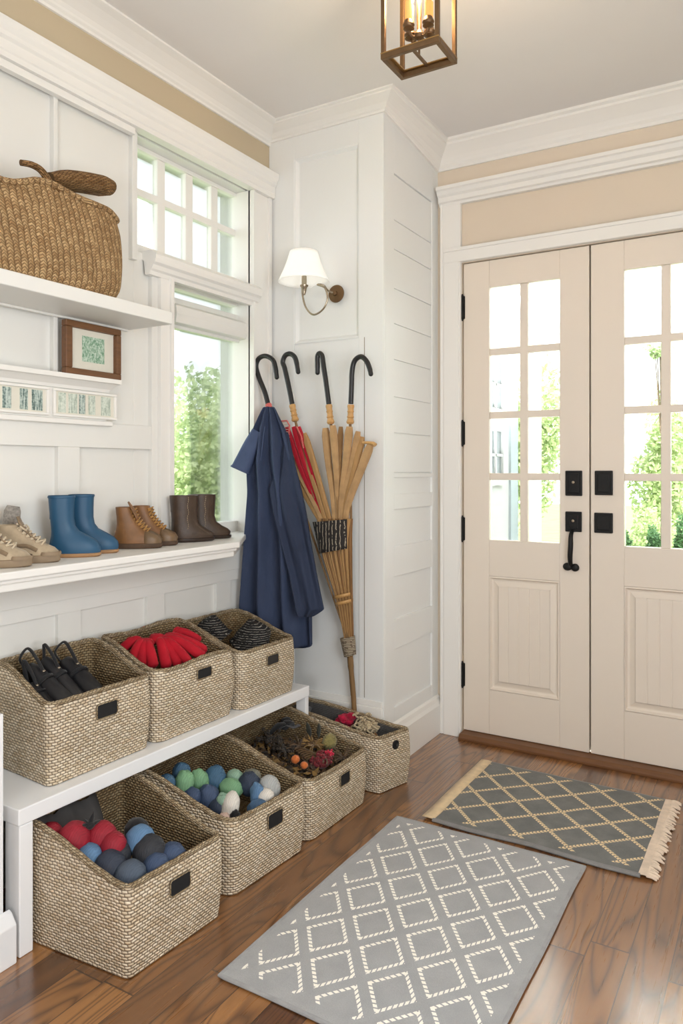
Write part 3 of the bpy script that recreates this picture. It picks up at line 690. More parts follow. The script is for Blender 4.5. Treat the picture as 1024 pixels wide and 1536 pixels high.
# (px, py, z, radius, material, label)
for u, v, z, r, mt, lb in (
        (230, 1311, .188, .030, 'knit_navy', 'navy ball at the middle of the nearest floor basket'),
        (197, 1318, .188, .030, 'knit_slate', 'grey-blue ball, lowest against the front rim of its basket'),
        (232, 1303, .190, .027, 'knit_denim', 'denim blue ball just right of the lowest grey-blue ball'),):
    pass
def on_px(u, v, z): return at_z(u, v, z)
for u, v, zc, r, mt, lb in (
        (196, 1316, .205, .031, 'knit_slate', 'grey-blue ball lowest down, against the front rim'),
        (234, 1302, .210, .028, 'knit_denim', 'denim blue ball right beside the lowest grey-blue ball'),
        (164, 1302, .215, .033, 'knit_navy', 'dark navy ball left above the lowest grey-blue ball'),
        (258, 1286, .215, .029, 'knit_denim', 'dusty blue ball farthest right in the ball basket'),
        (176, 1282, .225, .028, 'knit_charcoal', 'charcoal grey ball under the lowest red ball'),
        (224, 1278, .225, .034, 'knit_charcoal', 'large near-black ball in the middle of the ball basket'),
        (134, 1286, .235, .026, 'knit_sky', 'pale blue textured ball at the left side of the basket'),
        (210, 1260, .245, .030, 'knit_sky', 'light blue ball behind the large near-black ball'),
        (170, 1268, .250, .026, 'knit_red', 'small red ball touching the charcoal grey ball'),
        (152, 1255, .262, .031, 'knit_red', 'red ball right of the biggest red ball'),
        (112, 1259, .268, .034, 'knit_red', 'biggest red ball, upright, second from the left'),
        (76, 1252, .290, .024, 'knit_red', 'red ball tucked in the far left corner of the basket'),
        (205, 1246, .245, .026, 'black_nylon', 'black ball half hidden behind the light blue ball')):
    r *= 1.32; p = B1.settle(u, v, zc, r * .9); ball('ball', p, r, mt, lb, 'ball', G1, .07, random.random() * 9)
m = MB(); p = at_z(135, 1238, .30)
for a, ln in ((.3, .03), (1.3, .036), (2.2, .026), (2.9, .03)):
    d = Vector((cos(a) * .5, cos(a) * .86, sin(a) * 1.0)); m.tube([p, p + d * ln * .5, p + d * ln], [.006, .009, .001], 8, flat=.4)
m.blob(p, (.012, .014, .010)); tag(m.build('dark_sprig', 'black_nylon', smooth=True, base=p), 'small black leafy sprig behind the red balls', 'sprig')
# cloth lining hanging at the back of the ball basket
m = MB(); rows = []
for i in range(9):
    a = .05 + .6 * i / 8
    rows.append([B1.at(a, .93, .30 + .012 * sin(i * 1.7)) + Vector((.004 * sin(i * 2.1), 0, 0)), B1.at(a, .86, .24) + Vector((.008 * sin(i * 1.9), 0, 0)), B1.at(a, .80, .17)])
m.loft(rows, False, False, False); tag(m.build('grey_cloth', 'felt_lining', smooth=True, solid=.002, base=B1.at(.3, .9, .17)), 'grey cloth draped at the back of the ball basket', 'cloth')

G2 = 'fabric bundles in the second floor basket'
for u, v, zc, r, mt, lb, am, sq in (
        (345, 1224 - 12, .195, (.024, .020, .040), 'knit_white', 'white pear-shaped bundle standing at the front rim', .05, 1),
        (404, 1182, .215, (.030, .026, .034), 'knit_grey', 'smooth pale grey egg-shaped bundle at the right side', .02, 1),
        (397, 1195, .205, (.026, .022, .022), 'knit_white', 'white curled bundle between grey egg and front rim', .12, 1),
        (388, 1215, .195, (.030, .026, .024), 'knit_blue', 'blue and grey bundle at the front right corner', .2, 1),
        (336, 1205, .200, (.022, .020, .028), 'knit_mint', 'mint bundle left behind the white pear-shaped one', .12, 1),
        (346, 1183, .215, (.034, .028, .026), 'knit_green', 'green rounded bundle at the middle of its basket', .12, 1),
        (374, 1176, .225, (.030, .026, .030), 'knit_ink', 'ink blue bundle behind the green rounded one', .15, 1),
        (352, 1166, .232, (.024, .022, .020), 'knit_mint', 'pale mint bundle behind the ink blue one', .12, 1),
        (377, 1166, .232, (.028, .022, .022), 'knit_olive', 'olive grey bundle near the far right side', .12, 1),
        (386, 1192, .210, (.020, .018, .030), 'knit_sky', 'light denim strip bundle beside the white curl', .2, 1),
        (322, 1168, .235, (.030, .026, .034), 'knit_teal', 'blue denim bundle standing right of the green pair', .15, 1),
        (299, 1172, .240, (.026, .022, .034), 'knit_green', 'bright green bundle, right one of the pair', .14, 1),
        (276, 1177, .245, (.026, .024, .036), 'knit_green', 'bright green bundle, left one of the pair', .14, 1),
        (272, 1160, .262, (.026, .022, .028), 'knit_teal', 'blue bundle behind the left green bundle', .1, 1),
        (250, 1175, .258, (.024, .022, .022), 'knit_teal', 'dark blue bundle in the far left corner', .1, 1),
        (288, 1197, .215, (.026, .024, .026), 'knit_denim', 'denim bundle below the green pair', .15, 1),
        (312, 1196, .210, (.030, .026, .032), 'knit_denim', 'deep blue denim bundle at the middle left', .15, 1),
        (328, 1210, .190, (.028, .026, .024), 'knit_ink', 'very dark blue bundle by the left rim', .1, 1),
        (335, 1229, .178, (.016, .018, .012), 'knit_pink', 'small pinkish bundle at the left front corner', .15, 1),
        (352, 1226, .178, (.014, .014, .018), 'black_nylon', 'small black scrap left of the white pear-shaped bundle', .2, 1)):
    r = tuple(q * 1.25 for q in r); p = B2.settle(u, v, zc, r[1] * .8); ball('fabric_bundle', p, r, mt, lb, 'bundle', G2, am, random.random() * 9, Matrix.Rotation(random.uniform(-.5, .5), 3, 'X'), sq)

def twigs(name, p, n, ln, mat, label, cat, spread=1.0, up=.6, r=.0022, seed=1, base_dir=(0, 0, 0), head=0., headmat=None):
    rnd = random.Random(seed); m = MB(); p = Vector(p); tips = []
    for i in range(n):
        d = Vector((rnd.uniform(-1, 1) * spread, rnd.uniform(-1, 1) * spread, rnd.uniform(.1, 1) * up)) + Vector(base_dir)
        d.normalize(); L = ln * rnd.uniform(.6, 1.0); q = p + d * L + Vector((0, 0, -.3 * L * rnd.random()))
        m.tube([p, p + d * L * .55, q], [r * 1.3, r * 1.2, r * .6], 5); tips.append(q)
    if head and not headmat:
        for q in tips: m.blob(q, head, 7, 5, .3, 4)
    root = tag(m.build(name, mat, smooth=True, base=p), label, cat)
    if headmat:
        h = MB()
        for q in tips: h.blob(q, head, 7, 5, .3, 4)
        h.build('seed_heads', headmat, root, smooth=True)
    return root
fabric('dry_brown', srgb(92, 70, 46), nscale=60, var=.4); fabric('dry_dark', srgb(52, 42, 32), nscale=60, var=.4); fabric('dry_gold', srgb(150, 118, 70), nscale=60, var=.3)
fabric('moss_green', srgb(136, 126, 78), nscale=120, var=.35); fabric('orange_berry', srgb(206, 112, 54), .5, .15); fabric('dark_red_bloom', srgb(116, 34, 40), nscale=200, var=.5); fabric('bright_red_bloom', srgb(198, 36, 66), nscale=120, var=.35)
fabric('grey_wool', srgb(96, 94, 94), nscale=160, var=.25); fabric('dark_feather', srgb(44, 46, 38), nscale=60, var=.4)
G3 = 'dried flowers in the third floor basket'
P3 = lambda u, v, z: at_z(u, v, z)
m = MB(); rnd = random.Random(11)
for i in range(1500):
    a_, b_ = rnd.uniform(.12, .88), rnd.uniform(.12, .9); c = B3.at(a_, b_, .122 + .045 * rnd.random() + .035 * b_)
    d = Vector((rnd.gauss(0, 1), rnd.gauss(0, 1), rnd.gauss(0, .5))).normalized(); e_ = d.orthogonal().normalized(); L = rnd.uniform(.010, .022)
    m.add([c - d * L, c + e_ * L * .4, c + d * L, c - e_ * L * .4], [(0, 1, 2, 3)], i % 3)
tag(m.build('dried_leaves', ['dry_brown', 'dry_dark', 'dry_gold'], base=B3.at(.5, .5, .1)), 'bed of small dried brown leaves filling the flower basket', 'dried leaves', None, 'stuff')
p = P3(494, 1112, .215); m = MB(); m.blob(p, (.026, .032, .028), 22, 16, .12, 5)
for i in range(60):
    d = Vector((random.gauss(0, 1), random.gauss(0, 1), random.gauss(0, 1))).normalized(); m.tube([p + Vector((d.x * .024, d.y * .03, d.z * .026)), p + Vector((d.x * .029, d.y * .036, d.z * .031))], [.002, .0006], 4)
tag(m.build('moss_ball', 'moss_green', smooth=True, base=p), 'round olive moss ball among the dried twigs', 'moss ball', G3)
for u, v, r, lb in ((443, 1139, .015, 'orange dried berry pod, upper left of the pair'), (456, 1148, .013, 'orange dried berry pod, lower right of the pair')):
    p = P3(u, v, .205); ball('berry_pod', p, (r, r, r * .95), 'orange_berry', lb, 'berry', G3, .2, u)
p = P3(482, 1142, .190); m = MB(); rnd = random.Random(3)
for i in range(90):
    d = Vector((rnd.gauss(0, 1), rnd.gauss(0, 1), abs(rnd.gauss(0, .8)))).normalized(); q = p + Vector((d.x * .036, d.y * .044, d.z * .032)); m.blob(q, rnd.uniform(.004, .007), 6, 5, .3, 4)
m.blob(p, (.032, .04, .024), 14, 10, .15, 4); fl = tag(m.build('dried_bloom', 'dark_red_bloom', smooth=True, base=p), 'dark red dried flower head with a bright crimson side', 'dried flower', G3)
m = MB()
for i in range(30):
    q = p + Vector((rnd.uniform(.0, .028), rnd.uniform(.012, .04), rnd.uniform(.014, .034))); m.blob(q, rnd.uniform(.004, .007), 6, 5, .3, 4)
m.build('crimson_petals', 'bright_red_bloom', fl, smooth=True)
for u, v, z, n, ln, mt, lb, hd, sd in (
        (470, 1118, .20, 40, .07, 'dry_gold', 'golden dried grass spray beside the moss ball', .0, 3),
        (450, 1120, .20, 26, .075, 'dry_brown', 'brown dried twig bundle at the middle of the basket', .003, 4),
        (425, 1125, .20, 34, .06, 'dry_dark', 'dark dried twig bundle along the left rim', .005, 5),
        (403, 1112, .22, 30, .055, 'dry_dark', 'dark curled twig bundle in the far left corner', .006, 6),
        (514, 1138, .18, 34, .06, 'dry_brown', 'brown twig bundle at the right front of the basket', .004, 7),
        (465, 1150, .175, 22, .05, 'dry_brown', 'short brown twig bundle under the orange pods', .003, 8)):
    o = twigs('twig_bundle', P3(u, v, z), n, ln, mt, lb, 'twigs', 1.0, .5, .0024, sd, (0, 0, 0), hd); o['group'] = G3
m = MB()
for k in range(7):
    c = P3(448 + k * 4, 1128 + k * 3, .20); m.tube(arc(c, (1, 0, 0), (0, 1, .25), .026 + .003 * k, .2, 2.9, 12), .003, 6)
tag(m.build('curved_twigs', 'dry_brown', smooth=True, base=P3(450, 1130, .2)), 'curved brown twigs bent around the orange pods', 'twigs', G3)
# feather pods
for u, v, dx, lb, sd in ((478, 1092, .0, 'dark green pointed leaf left of the moss ball', 1), (466, 1090, -.012, 'black pointed leaf behind the golden grass', 2)):
    p = P3(u, v + 14, .22); m = MB(); q = p + Vector((dx, dx, .055)); m.tube([p, lerp(p, q, .4), lerp(p, q, .75), q], [.004, .014, .010, .001], 10, flat=.4)
    tag(m.build('dried_leaf', 'dark_feather', smooth=True, base=p), lb, 'leaf', G3)
# black cloth ribbons and the grey wool piece
m = MB(); p = P3(425, 1098, .225)
for i, (a, b) in enumerate((((-.03, -.05, .0), (.01, .0, .035)), ((.01, .0, .035), (.0, .06, .005)), ((-.01, .02, .0), (-.03, .07, .03)))):
    a, b = p + Vector(a), p + Vector(b); m.tube(smooth_path([a, lerp(a, b, .5) + Vector((0, 0, .012)), b], 6), [.006, .012, .016, .018, .02, .02, .02, .02, .018, .016, .014, .012, .006], 10, flat=.35)
tag(m.build('black_cloth', 'black_nylon', smooth=True, base=p), 'crumpled black cloth strip at the back of the dried flowers', 'cloth', G3)
m = MB(); rows = []
for i in range(8):
    u = i / 7; rows.append([P3(lerp(418, 440, u), lerp(1094, 1062, u), .235) + Vector((0, 0, .01 * sin(j * 2 + i))) + Vector((.015, .028, 0)) * j for j in range(4)])
m.loft(rows, False, False, False); tag(m.build('grey_cloth', 'grey_wool', smooth=True, solid=.004, base=P3(430, 1080, .2)), 'grey felt piece folded at the back of the dried flowers', 'cloth', G3)

p = at_z(520, 1082, .205); m = MB(); rnd = random.Random(9)
for i in range(16):
    a = rnd.uniform(0, 6.28); d = Vector((cos(a), sin(a), 0)); m.blob(p + d * rnd.uniform(.008, .034) + Vector((0, 0, rnd.uniform(-.014, .028))), (.022, .019, .013), 12, 8, .45, 3, Matrix.Rotation(a, 3, 'Z') @ Matrix.Rotation(rnd.uniform(-1, 1), 3, 'X'), i)
tag(m.build('cloth_rosette', 'crimson_cloth', smooth=True, base=p), 'crimson crumpled cloth rosette in the grey-lined basket', 'rosette')
p = at_z(551, 1092, .195); m = MB()
for i in range(110):
    d = Vector((rnd.gauss(0, .45), rnd.gauss(0, .6), abs(rnd.gauss(0, .5)))); c = p + Vector((d.x * .045, d.y * .046, d.z * .034)); a = rnd.uniform(0, 6)
    m.tube(arc(c, (cos(a), sin(a), .3), (-sin(a), cos(a), .5), rnd.uniform(.007, .013), 0, 4.5, 9), .0040, 5)
tag(m.build('crochet_bundle', 'cream_yarn', smooth=True, base=p), 'cream knotted yarn bundle in the grey-lined basket', 'yarn')
p = at_z(562, 1104, .180); ball('wooden_bead', p, .012, 'brown_leather', 'small brown ball at the front of the cream yarn', 'bead', None, .1)
p = at_z(487, 1068, .20); m = MB()
for i in range(14): m.blob(p + Vector((rnd.uniform(-.015, .015), rnd.uniform(-.015, .02), rnd.uniform(0, .02))), .007, 8, 6, .3, 4)
tag(m.build('shell_cluster', 'cream_yarn', smooth=True, base=p), 'small cream cluster at the back left of the grey-lined basket', 'cluster')

# black folded umbrellas in the first bench basket
GB = 'black folded umbrellas in the first bench basket'
def compact(pa, pb, r, label, strap):
    pa, pb = Vector(pa), Vector(pb); d = (pb - pa); L = d.length; d.normalize(); ax = d
    root = thing('folded_umbrella', label, 'umbrella', pb, GB)
    m = MB(); m.lathe([(r * .75, 0), (r, .012), (r * 1.02, L * .3), (r * .96, L * .62), (r * .9, L * .64), (r * 1.03, L * .645), (r * 1.03, L * .70), (r * .92, L * .71), (r * .85, L * .9), (r * .6, L), (r * .2, L + .004)], pb, 20, -ax)
    m.build('sleeve', 'black_rubber', root, smooth=True)
    m = MB(); m.lathe([(r * 1.06, L * .655), (r * 1.09, L * .66), (r * 1.09, L * .69), (r * 1.06, L * .695)], pb, 20, -ax, False, False); m.build('closure_band', 'black_nylon', root, smooth=True)
    up = Vector((0, 0, 1)); q = pb - ax * L * .67 + up * r * 1.05
    m = MB(); m.tube(smooth_path([q, q - ax * .03 + up * .018, q - ax * .07 + up * .022, pa + up * r * .9 + strap, pa + strap * .4], 6), .0065, 8, flat=.5); m.build('strap', 'black_nylon', root, smooth=True)
    MB().blob(q + up * .002, (.006, .006, .004)).build('snap_button', 'nickel', root, smooth=True)
q = lambda u, v, z: at_z(u, v, z)
m = MB(); p = BA.at(.50, .52, BT + .150); m.blob(p, (.058, .085, .028), 26, 14, .45, 3.2, None, 4.)
tag(m.build('black_pouch', 'black_nylon', smooth=True, base=p, autosm=180), 'soft crumpled black pouch lying under the folded umbrellas', 'pouch')
compact(BA.settle(97, 992, .62, .03), BA.at(.64, .22, BT + .150), .034, 'black folded umbrella on the right, with a smooth banded sleeve', Vector((-.02, -.02, .0)))
compact(BA.settle(42, 1002, .62, .03), BA.at(.36, .22, BT + .150), .033, 'black folded umbrella in the middle with a buckled strap', Vector((-.01, -.02, 0)))
compact(BA.at(.15, .66, BT + .235), BA.at(.19, .30, BT + .155), .029, 'black folded umbrella against the left side of the basket', Vector((.0, -.01, .0)))
compact(BA.settle(66, 990, .60, .03), BA.at(.50, .24, BT + .14), .026, 'black folded umbrella lying low between the two upper ones', Vector((0, .0, 0)))
# red gloves
GR = 'red gloves in the middle bench basket'
def glove(knot, ends, label, r=.019):
    knot = Vector(knot); m = MB()
    for i, e in enumerate(ends):
        e = Vector(e); mid = lerp(knot, e, .5) + Vector((0, 0, .022)); rr_ = r * (1 - .06 * (i % 3))
        pth = smooth_path([knot + Vector((0, 0, -.006)), lerp(knot, mid, .6) + Vector((0, 0, .008)), mid, lerp(mid, e, .6) + Vector((0, 0, .004)), e], 5)
        n = len(pth); m.tube(pth, [rr_ * min(1, .62 + .6 * k / n) * (1 if k < n - 2 else (.8 if k == n - 2 else .35)) for k in range(n)], 12)
    m.blob(knot, (.03, .03, .018), 16, 10, .25, 3)
    return tag(m.build('glove', 'red_cloth', smooth=True, base=knot - Vector((0, 0, .02)), autosm=180), label, 'glove', GR)
K = BB.settle(236, 958, .655, .02)
e = lambda u, v, z: BB.settle(u, v, z, .017)
glove(K, [e(250, 1003, .575), e(268, 1000, .575), e(287, 1000, .575), e(306, 988, .590), e(309, 978, .60)], 'red knitted glove with long fingers toward the front rim')
glove(BB.settle(218, 965, .648, .02), [e(198, 992, .60), e(212, 1000, .585), e(180, 978, .61), e(230, 1002, .58)], 'red knitted glove with fingers toward the left rim')
glove(BB.settle(258, 956, .645, .02), [e(300, 962, .61), e(290, 956, .62), e(276, 952, .62)], 'red knitted glove turned toward the far right rim', .014)
m = MB(); c = at_z(192, 966, .63); m.tube(arc(c, (.3, 1, 0), (.5, -.3, .7), .028, 0, 5.2, 18), .009, 10); tag(m.build('red_scarf', 'red_cloth', smooth=True, base=c), 'looped end of a red scarf beside the gloves', 'scarf')
# black straw hats
def hat(c, r, h, tilt, label, seed, squash=.8):
    m = MB(); n = 40; rings = []; R = Matrix.Rotation(tilt[0], 3, 'X') @ Matrix.Rotation(tilt[1], 3, 'Y'); c = Vector(c); K = 26
    prof = [(r * 1.18, 0), (r * 1.1, h * .06)] + [(r * (1 - .28 * (k / K) ** 1.4), h * (.08 + .84 * k / K)) for k in range(K + 1)] + [(r * .6, h * .98), (r * .3, h * 1.0), (.001, h * .97)]
    for rad, z in prof:
        ring = []
        for i in range(n):
            a = 2 * pi * i / n; q = 1 + .10 * mnoise.noise(Vector((cos(a) * 1.3, sin(a) * 1.3, z * 14 + seed))); rp = rad * q * (1 + .03 * sin(z * 560))
            ring.append(c + R @ Vector((rp * cos(a), rp * sin(a) * squash, z)))
        rings.append(ring)
    m.loft(rings); return tag(m.build('straw_hat', 'black_straw', smooth=True, base=c, autosm=180), label, 'hat', 'black straw hats')
hat(BC.settle(372, 974, .545, .062), .074, .110, (-.2, .4), 'black straw hat with white stitched rows, right in its basket', 2.)
hat(BC.settle(326, 958, .565, .055), .062, .090, (.35, -.4), 'smaller crushed black straw hat left of the big one', 5.)

# ================================================================== SHOES ON THE LEDGE
def footwear(prof, N=28, toe=.62):
    """prof rows: z, back, front, half width ; returns rings in local (forward=x, lateral=y)"""
    rings = []
    for z, fb, ff, b in prof:
        c = lerp(fb, ff, .42); ring = []
        for i in range(N):
            a = 2 * pi * i / N; ca, sa = cos(a), sin(a)
            fx = c + (ff - c) * math.copysign(abs(ca) ** .9, ca) if ca > 0 else c + (c - fb) * ca
            taper = 1 - .18 * max(0, (fx - c) / max(1e-4, (ff - c))) if False else 1
            ring.append(Vector((fx, b * math.copysign(abs(sa) ** .85, sa) * taper, z)))
        rings.append(ring)
    return rings
def placer(loc, ang):
    R = Matrix.Rotation(ang, 3, 'Z'); L = Vector(loc); return lambda p: L + R @ Vector(p)
def put(m, T):
    m.v = [T(p) for p in m.v]; return m
def shell(prof, depth=.05, floor_z=None):
    m = MB(); r = footwear(prof); z, fb, ff, b = prof[-1]; t = .004
    inner = footwear([(z - .001, fb + t, ff - t, b - t), (z - depth, fb + t, ff - t, b - t)])
    m.loft(r + inner); return m
def sole_m(prof, h, o=.003):
    z, fb, ff, b = prof[0]; m = MB()
    m.loft(footwear([(0, fb - o + .004, ff + o - .006, b + o - .003), (.004, fb - o, ff + o, b + o), (h, fb - o, ff + o, b + o), (h + .002, fb, ff, b)])); return m
def blue_boot(loc, ang, label):
    T = placer(loc, ang); root = thing('rain_boot', label, 'boot', loc, 'blue rain boots on the ledge')
    pr = [(.010, -.052, .098, .036), (.022, -.054, .101, .039), (.036, -.053, .098, .039), (.050, -.050, .086, .037), (.064, -.047, .062, .034), (.078, -.046, .036, .033), (.094, -.047, .024, .033), (.115, -.049, .020, .034), (.145, -.052, .020, .036), (.172, -.054, .021, .037), (.186, -.055, .022, .0375)]
    put(shell(pr, .07), T).build('boot_shaft', 'blue_rubber', root, smooth=True, autosm=60)
    put(sole_m(pr, .010), T).build('sole', 'tan_sole', root, smooth=True)
    m = MB(); r = footwear([(.180, -.0555, .0225, .0385), (.183, -.057, .024, .0395), (.188, -.0555, .0225, .0385)]); m.loft(r, True, False, False); put(m, T).build('top_band', 'blue_rubber', root, smooth=True)
LZ = LEDGE + .0006
def lz(u, v): p = at_z(u, v, LZ); return (p.x, p.y, LZ)
DIR = math.radians(52)
blue_boot((.130, 1.542, LZ), math.radians(40), 'blue rubber boot on the ledge, left of the pair')
blue_boot((.098, 1.644, LZ), math.radians(36), 'blue rubber boot on the ledge, right of the pair')
def lace_rows(pr_front, hw, n, r, m, cross=True):
    """pr_front: list of (f,z) points up the instep"""
    P = smooth_path([(f, 0, z) for f, z in pr_front], 6)
    for k in range(n):
        p = P[int((k + .5) / n * (len(P) - 1))]; q = P[min(len(P) - 1, int((k + 1.5) / n * (len(P) - 1)))]
        up = Vector((.004, 0, .004))
        m.tube(smooth_path([p + Vector((-.008, -hw, -.004)), lerp(p, q, .5) + up * 1.6, q + Vector((-.008, hw, -.004))], 4), r, 6)
        if cross: m.tube(smooth_path([p + Vector((-.008, hw, -.004)), lerp(p, q, .5) + up * .8, q + Vector((-.008, -hw, -.004))], 4), r, 6)
    return P
def sneaker(loc, ang, label):
    T = placer(loc, ang); root = thing('sneaker', label, 'shoe', loc, 'beige canvas sneakers on the ledge')
    pr = [(.020, -.072, .112, .037), (.030, -.073, .112, .038), (.042, -.070, .100, .037), (.054, -.067, .072, .034), (.068, -.065, .046, .031), (.082, -.063, .024, .029), (.098, -.062, .006, .028), (.108, -.062, -.002, .0275)]
    put(shell(pr, .05), T).build('upper', 'sneaker_canvas', root, smooth=True, autosm=60)
    put(sole_m([(0, -.072, .112, .037)], .020, .004), T).build('sole', 'sneaker_sole', root, smooth=True)
    m = MB(); m.loft(footwear([(.020, .06, .1165, .0385), (.026, .06, .1175, .0395), (.031, .062, .115, .037)]), True, False, False); put(m, T).build('toe_cap', 'sneaker_sole', root, smooth=True)
    m = MB(); lace_rows([(.078, .053), (.05, .068), (.026, .084), (.008, .102)], .019, 6, .0028, m)
    for sgn in (1, -1): m.tube(arc((.012, sgn * .014, .102), (0, sgn, .25), (.75, 0, -.6), .016, 0, 5.6, 16), .0026, 6)
    put(m, T).build('laces', 'sneaker_lace', root, smooth=True)
    m = MB(); m.tube([(.05, 0, .066), (.02, 0, .092), (.004, 0, .116), (-.002, 0, .132)], [.016, .017, .017, .014], 12, flat=.25, flatdir=(1, 0, .6)); put(m, T).build('tongue', 'sneaker_side', root, smooth=True)
    for sgn in (1, -1):
        m = MB(); m.tube(smooth_path([(-.055, sgn * .033, .03), (-.01, sgn * .038, .045), (.03, sgn * .036, .05), (.06, sgn * .034, .036)], 5), .006, 8, flat=.4, flatdir=(0, 1, 0)); put(m, T).build('side_stripe', 'sneaker_side', root, smooth=True)
sneaker((.150, 1.262, LZ), math.radians(40), 'worn beige sneaker at the left edge of the ledge')
sneaker((.128, 1.374, LZ), math.radians(38), 'worn beige sneaker beside the blue boots')
p = Vector((.062, 1.392, LZ)); m = MB(); m.tube([p, p + Vector((0, 0, .07)), p + Vector((.004, .006, .145)), p + Vector((.006, .008, .160))], [.024, .026, .024, .018], 16, flat=.45, flatdir=(1, -.4, 0)); tag(m.build('grey_insole', 'grey_tongue', smooth=True, base=p), 'grey fabric insole standing behind the beige sneakers', 'insole')
def laced_boot(loc, ang, label, tilt):
    T = placer(loc, ang); root = thing('lace_up_boot', label, 'boot', loc, 'brown lace-up boots on the ledge')
    pr = [(.016, -.060, .098, .036), (.028, -.062, .099, .038), (.042, -.060, .090, .037), (.054, -.056, .066, .034), (.068, -.052, .042, .032), (.084, -.050, .026, .031), (.104, -.051, .014, .031), (.126, -.053, .006, .032), (.140, -.054, .002, .0325)]
    put(shell(pr, .06), T).build('upper', 'brown_leather', root, smooth=True, autosm=60)
    put(sole_m(pr, .016, .004), T).build('sole', 'boot_sole', root, smooth=True)
    m = MB(); m.loft(footwear([(.017, .030, .1005, .038), (.029, .028, .102, .0395), (.043, .032, .093, .0385), (.056, .040, .069, .028), (.060, .046, .058, .012)]), True, False, True); put(m, T).build('toe_cap', 'brown_toe', root, smooth=True)
    m = MB(); lace_rows([(.062, .058), (.042, .072), (.026, .090), (.014, .110), (.008, .132)], .022, 8, .0026, m)
    put(m, T).build('laces', 'boot_lace', root, smooth=True)
    if tilt:
        m = MB(); m.tube([(.02, -.008, .10), (.004, -.012, .135), (-.010, -.016, .158)], [.020, .022, .012], 14, flat=.22, flatdir=(1, 0, .5)); put(m, T).build('tongue', 'brown_leather', root, smooth=True)
laced_boot((.112, 1.824, LZ), math.radians(38), 'brown lace-up boot with raised tongue, left of the pair', True)
laced_boot((.092, 1.922, LZ), math.radians(34), 'brown lace-up boot closest to the window', False)
def leather_boot(loc, ang, label, wide):
    T = placer(loc, ang); root = thing('ankle_boot', label, 'boot', loc, 'dark leather ankle boots before the window')
    w_ = .040 * wide
    pr = [(.012, -.066, .094, w_ * .92), (.026, -.067, .096, w_), (.038, -.066, .084, w_ * .98), (.050, -.065, .060, w_ * .95), (.066, -.064, .038, w_ * .93), (.090, -.065, .030, w_ * .95), (.125, -.068, .032, w_), (.158, -.071, .034, w_ * 1.05), (.172, -.072, .034, w_ * 1.07)]
    put(shell(pr, .06), T).build('shaft', 'dark_leather', root, smooth=True, autosm=60)
    put(sole_m(pr, .012, .005), T).build('sole', 'dark_sole', root, smooth=True)
    for sgn in (-1, 1):
        m = MB()
        for k in range(16):
            z = .052 + k * .0075; m.blob((-.018 + .002 * sin(k), sgn * (w_ * (1.0 if z > .1 else .95) + .0012), z), (.0014, .0012, .0026), 6, 5)
        put(m, T).build('stitching', 'seam_thread', root)
leather_boot((.120, 2.098, LZ), math.radians(62), 'dark brown leather ankle boot with pale side seam, left one', 1.0)
leather_boot((.098, 2.222, LZ), math.radians(58), 'dark brown leather ankle boot at the right, nearest the jacket', 1.0)

# ================================================================== UPPER SHELF, BASKET, PICTURES
SH = 1.774; SX = .243
sh = thing('wall_shelf', 'thick white floating shelf holding the big wicker basket', 'shelf', (W0, 1.2, SH - .045))
m = MB(); m.box(W0 + .001, SX, YN + .3, 1.884, SH - .042, SH); m.build('shelf_board', 'white_paint', sh, bevel=.003)
MB().box(W0 + .001, W0 + .012, YN + .3, 1.87, SH - .050, SH - .0421).build('cleat', 'white_paint', sh, bevel=.002)
# wicker basket
wb = thing('wicker_basket', 'big golden wicker basket with a braided handle on the shelf', 'basket', (.175, 1.33, SH))
y0b, y1b = 1.03, 1.688; P = rrect(r=.2); rings, uvs = [], []
N = len(P)
def wpt(p, e, z):
    y = lerp(y0b - e, y1b + e, p[0]); x = lerp(.226 + e * .6, .062 - e * .2, p[1]); return Vector((x, y, z))
def wtop(p):
    y = lerp(y0b, y1b, p[0]); return .274 + .012 * math.exp(-((y - 1.41) / .06) ** 2) - .014 * sst((y - 1.625) / .06) - .030 * sst((1.38 - y) / .12)
peri = [0.]
for i in range(N): peri.append(peri[-1] + (wpt(P[(i + 1) % N], 0, 0) - wpt(P[i], 0, 0)).length)
K = 16
for k in range(K + 1):
    t = k / K; e = -.016 * (1 - min(1, t * 6)) ** 1.5 + .010 * sin(pi * min(1, t * 1.05)) - .006 * sst((t - .8) / .2)
    rings.append([wpt(p, e, SH + .0008 + wtop(p) * t) for p in P]); uvs.append([(peri[i] + .05 * t, wtop(P[i % N]) * t) for i in range(N + 1)])
m = MB(); m.loft(rings, True, True, False, uvs); m.build('basket_body', 'jute_braid', wb, smooth=True)
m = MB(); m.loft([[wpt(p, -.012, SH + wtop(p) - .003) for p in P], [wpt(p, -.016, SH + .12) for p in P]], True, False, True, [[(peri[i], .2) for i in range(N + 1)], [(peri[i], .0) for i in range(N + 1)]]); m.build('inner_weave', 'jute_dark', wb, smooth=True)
m = MB(); m.tube([wpt(p, -.006, SH + wtop(p)) for p in P], .0095, 8, closed=True, uvscale=1); m.build('rim', 'jute_braid', wb, smooth=True)
hp = smooth_path([at_x(80, 286, .215), at_x(72, 270, .214), at_x(61, 255, .212), at_x(47, 247, .21), at_x(31, 244, .205)], 6)
m = MB(); m.tube(hp, [.011 - .0025 * i / len(hp) for i in range(len(hp))], 10, uvscale=1)
hp2 = smooth_path([at_x(66, 262, .214), at_x(74, 274, .216), at_x(88, 286, .218)], 5); m.tube(hp2, .009, 10, uvscale=1); m.build('handle', 'jute_dark', wb, smooth=True)
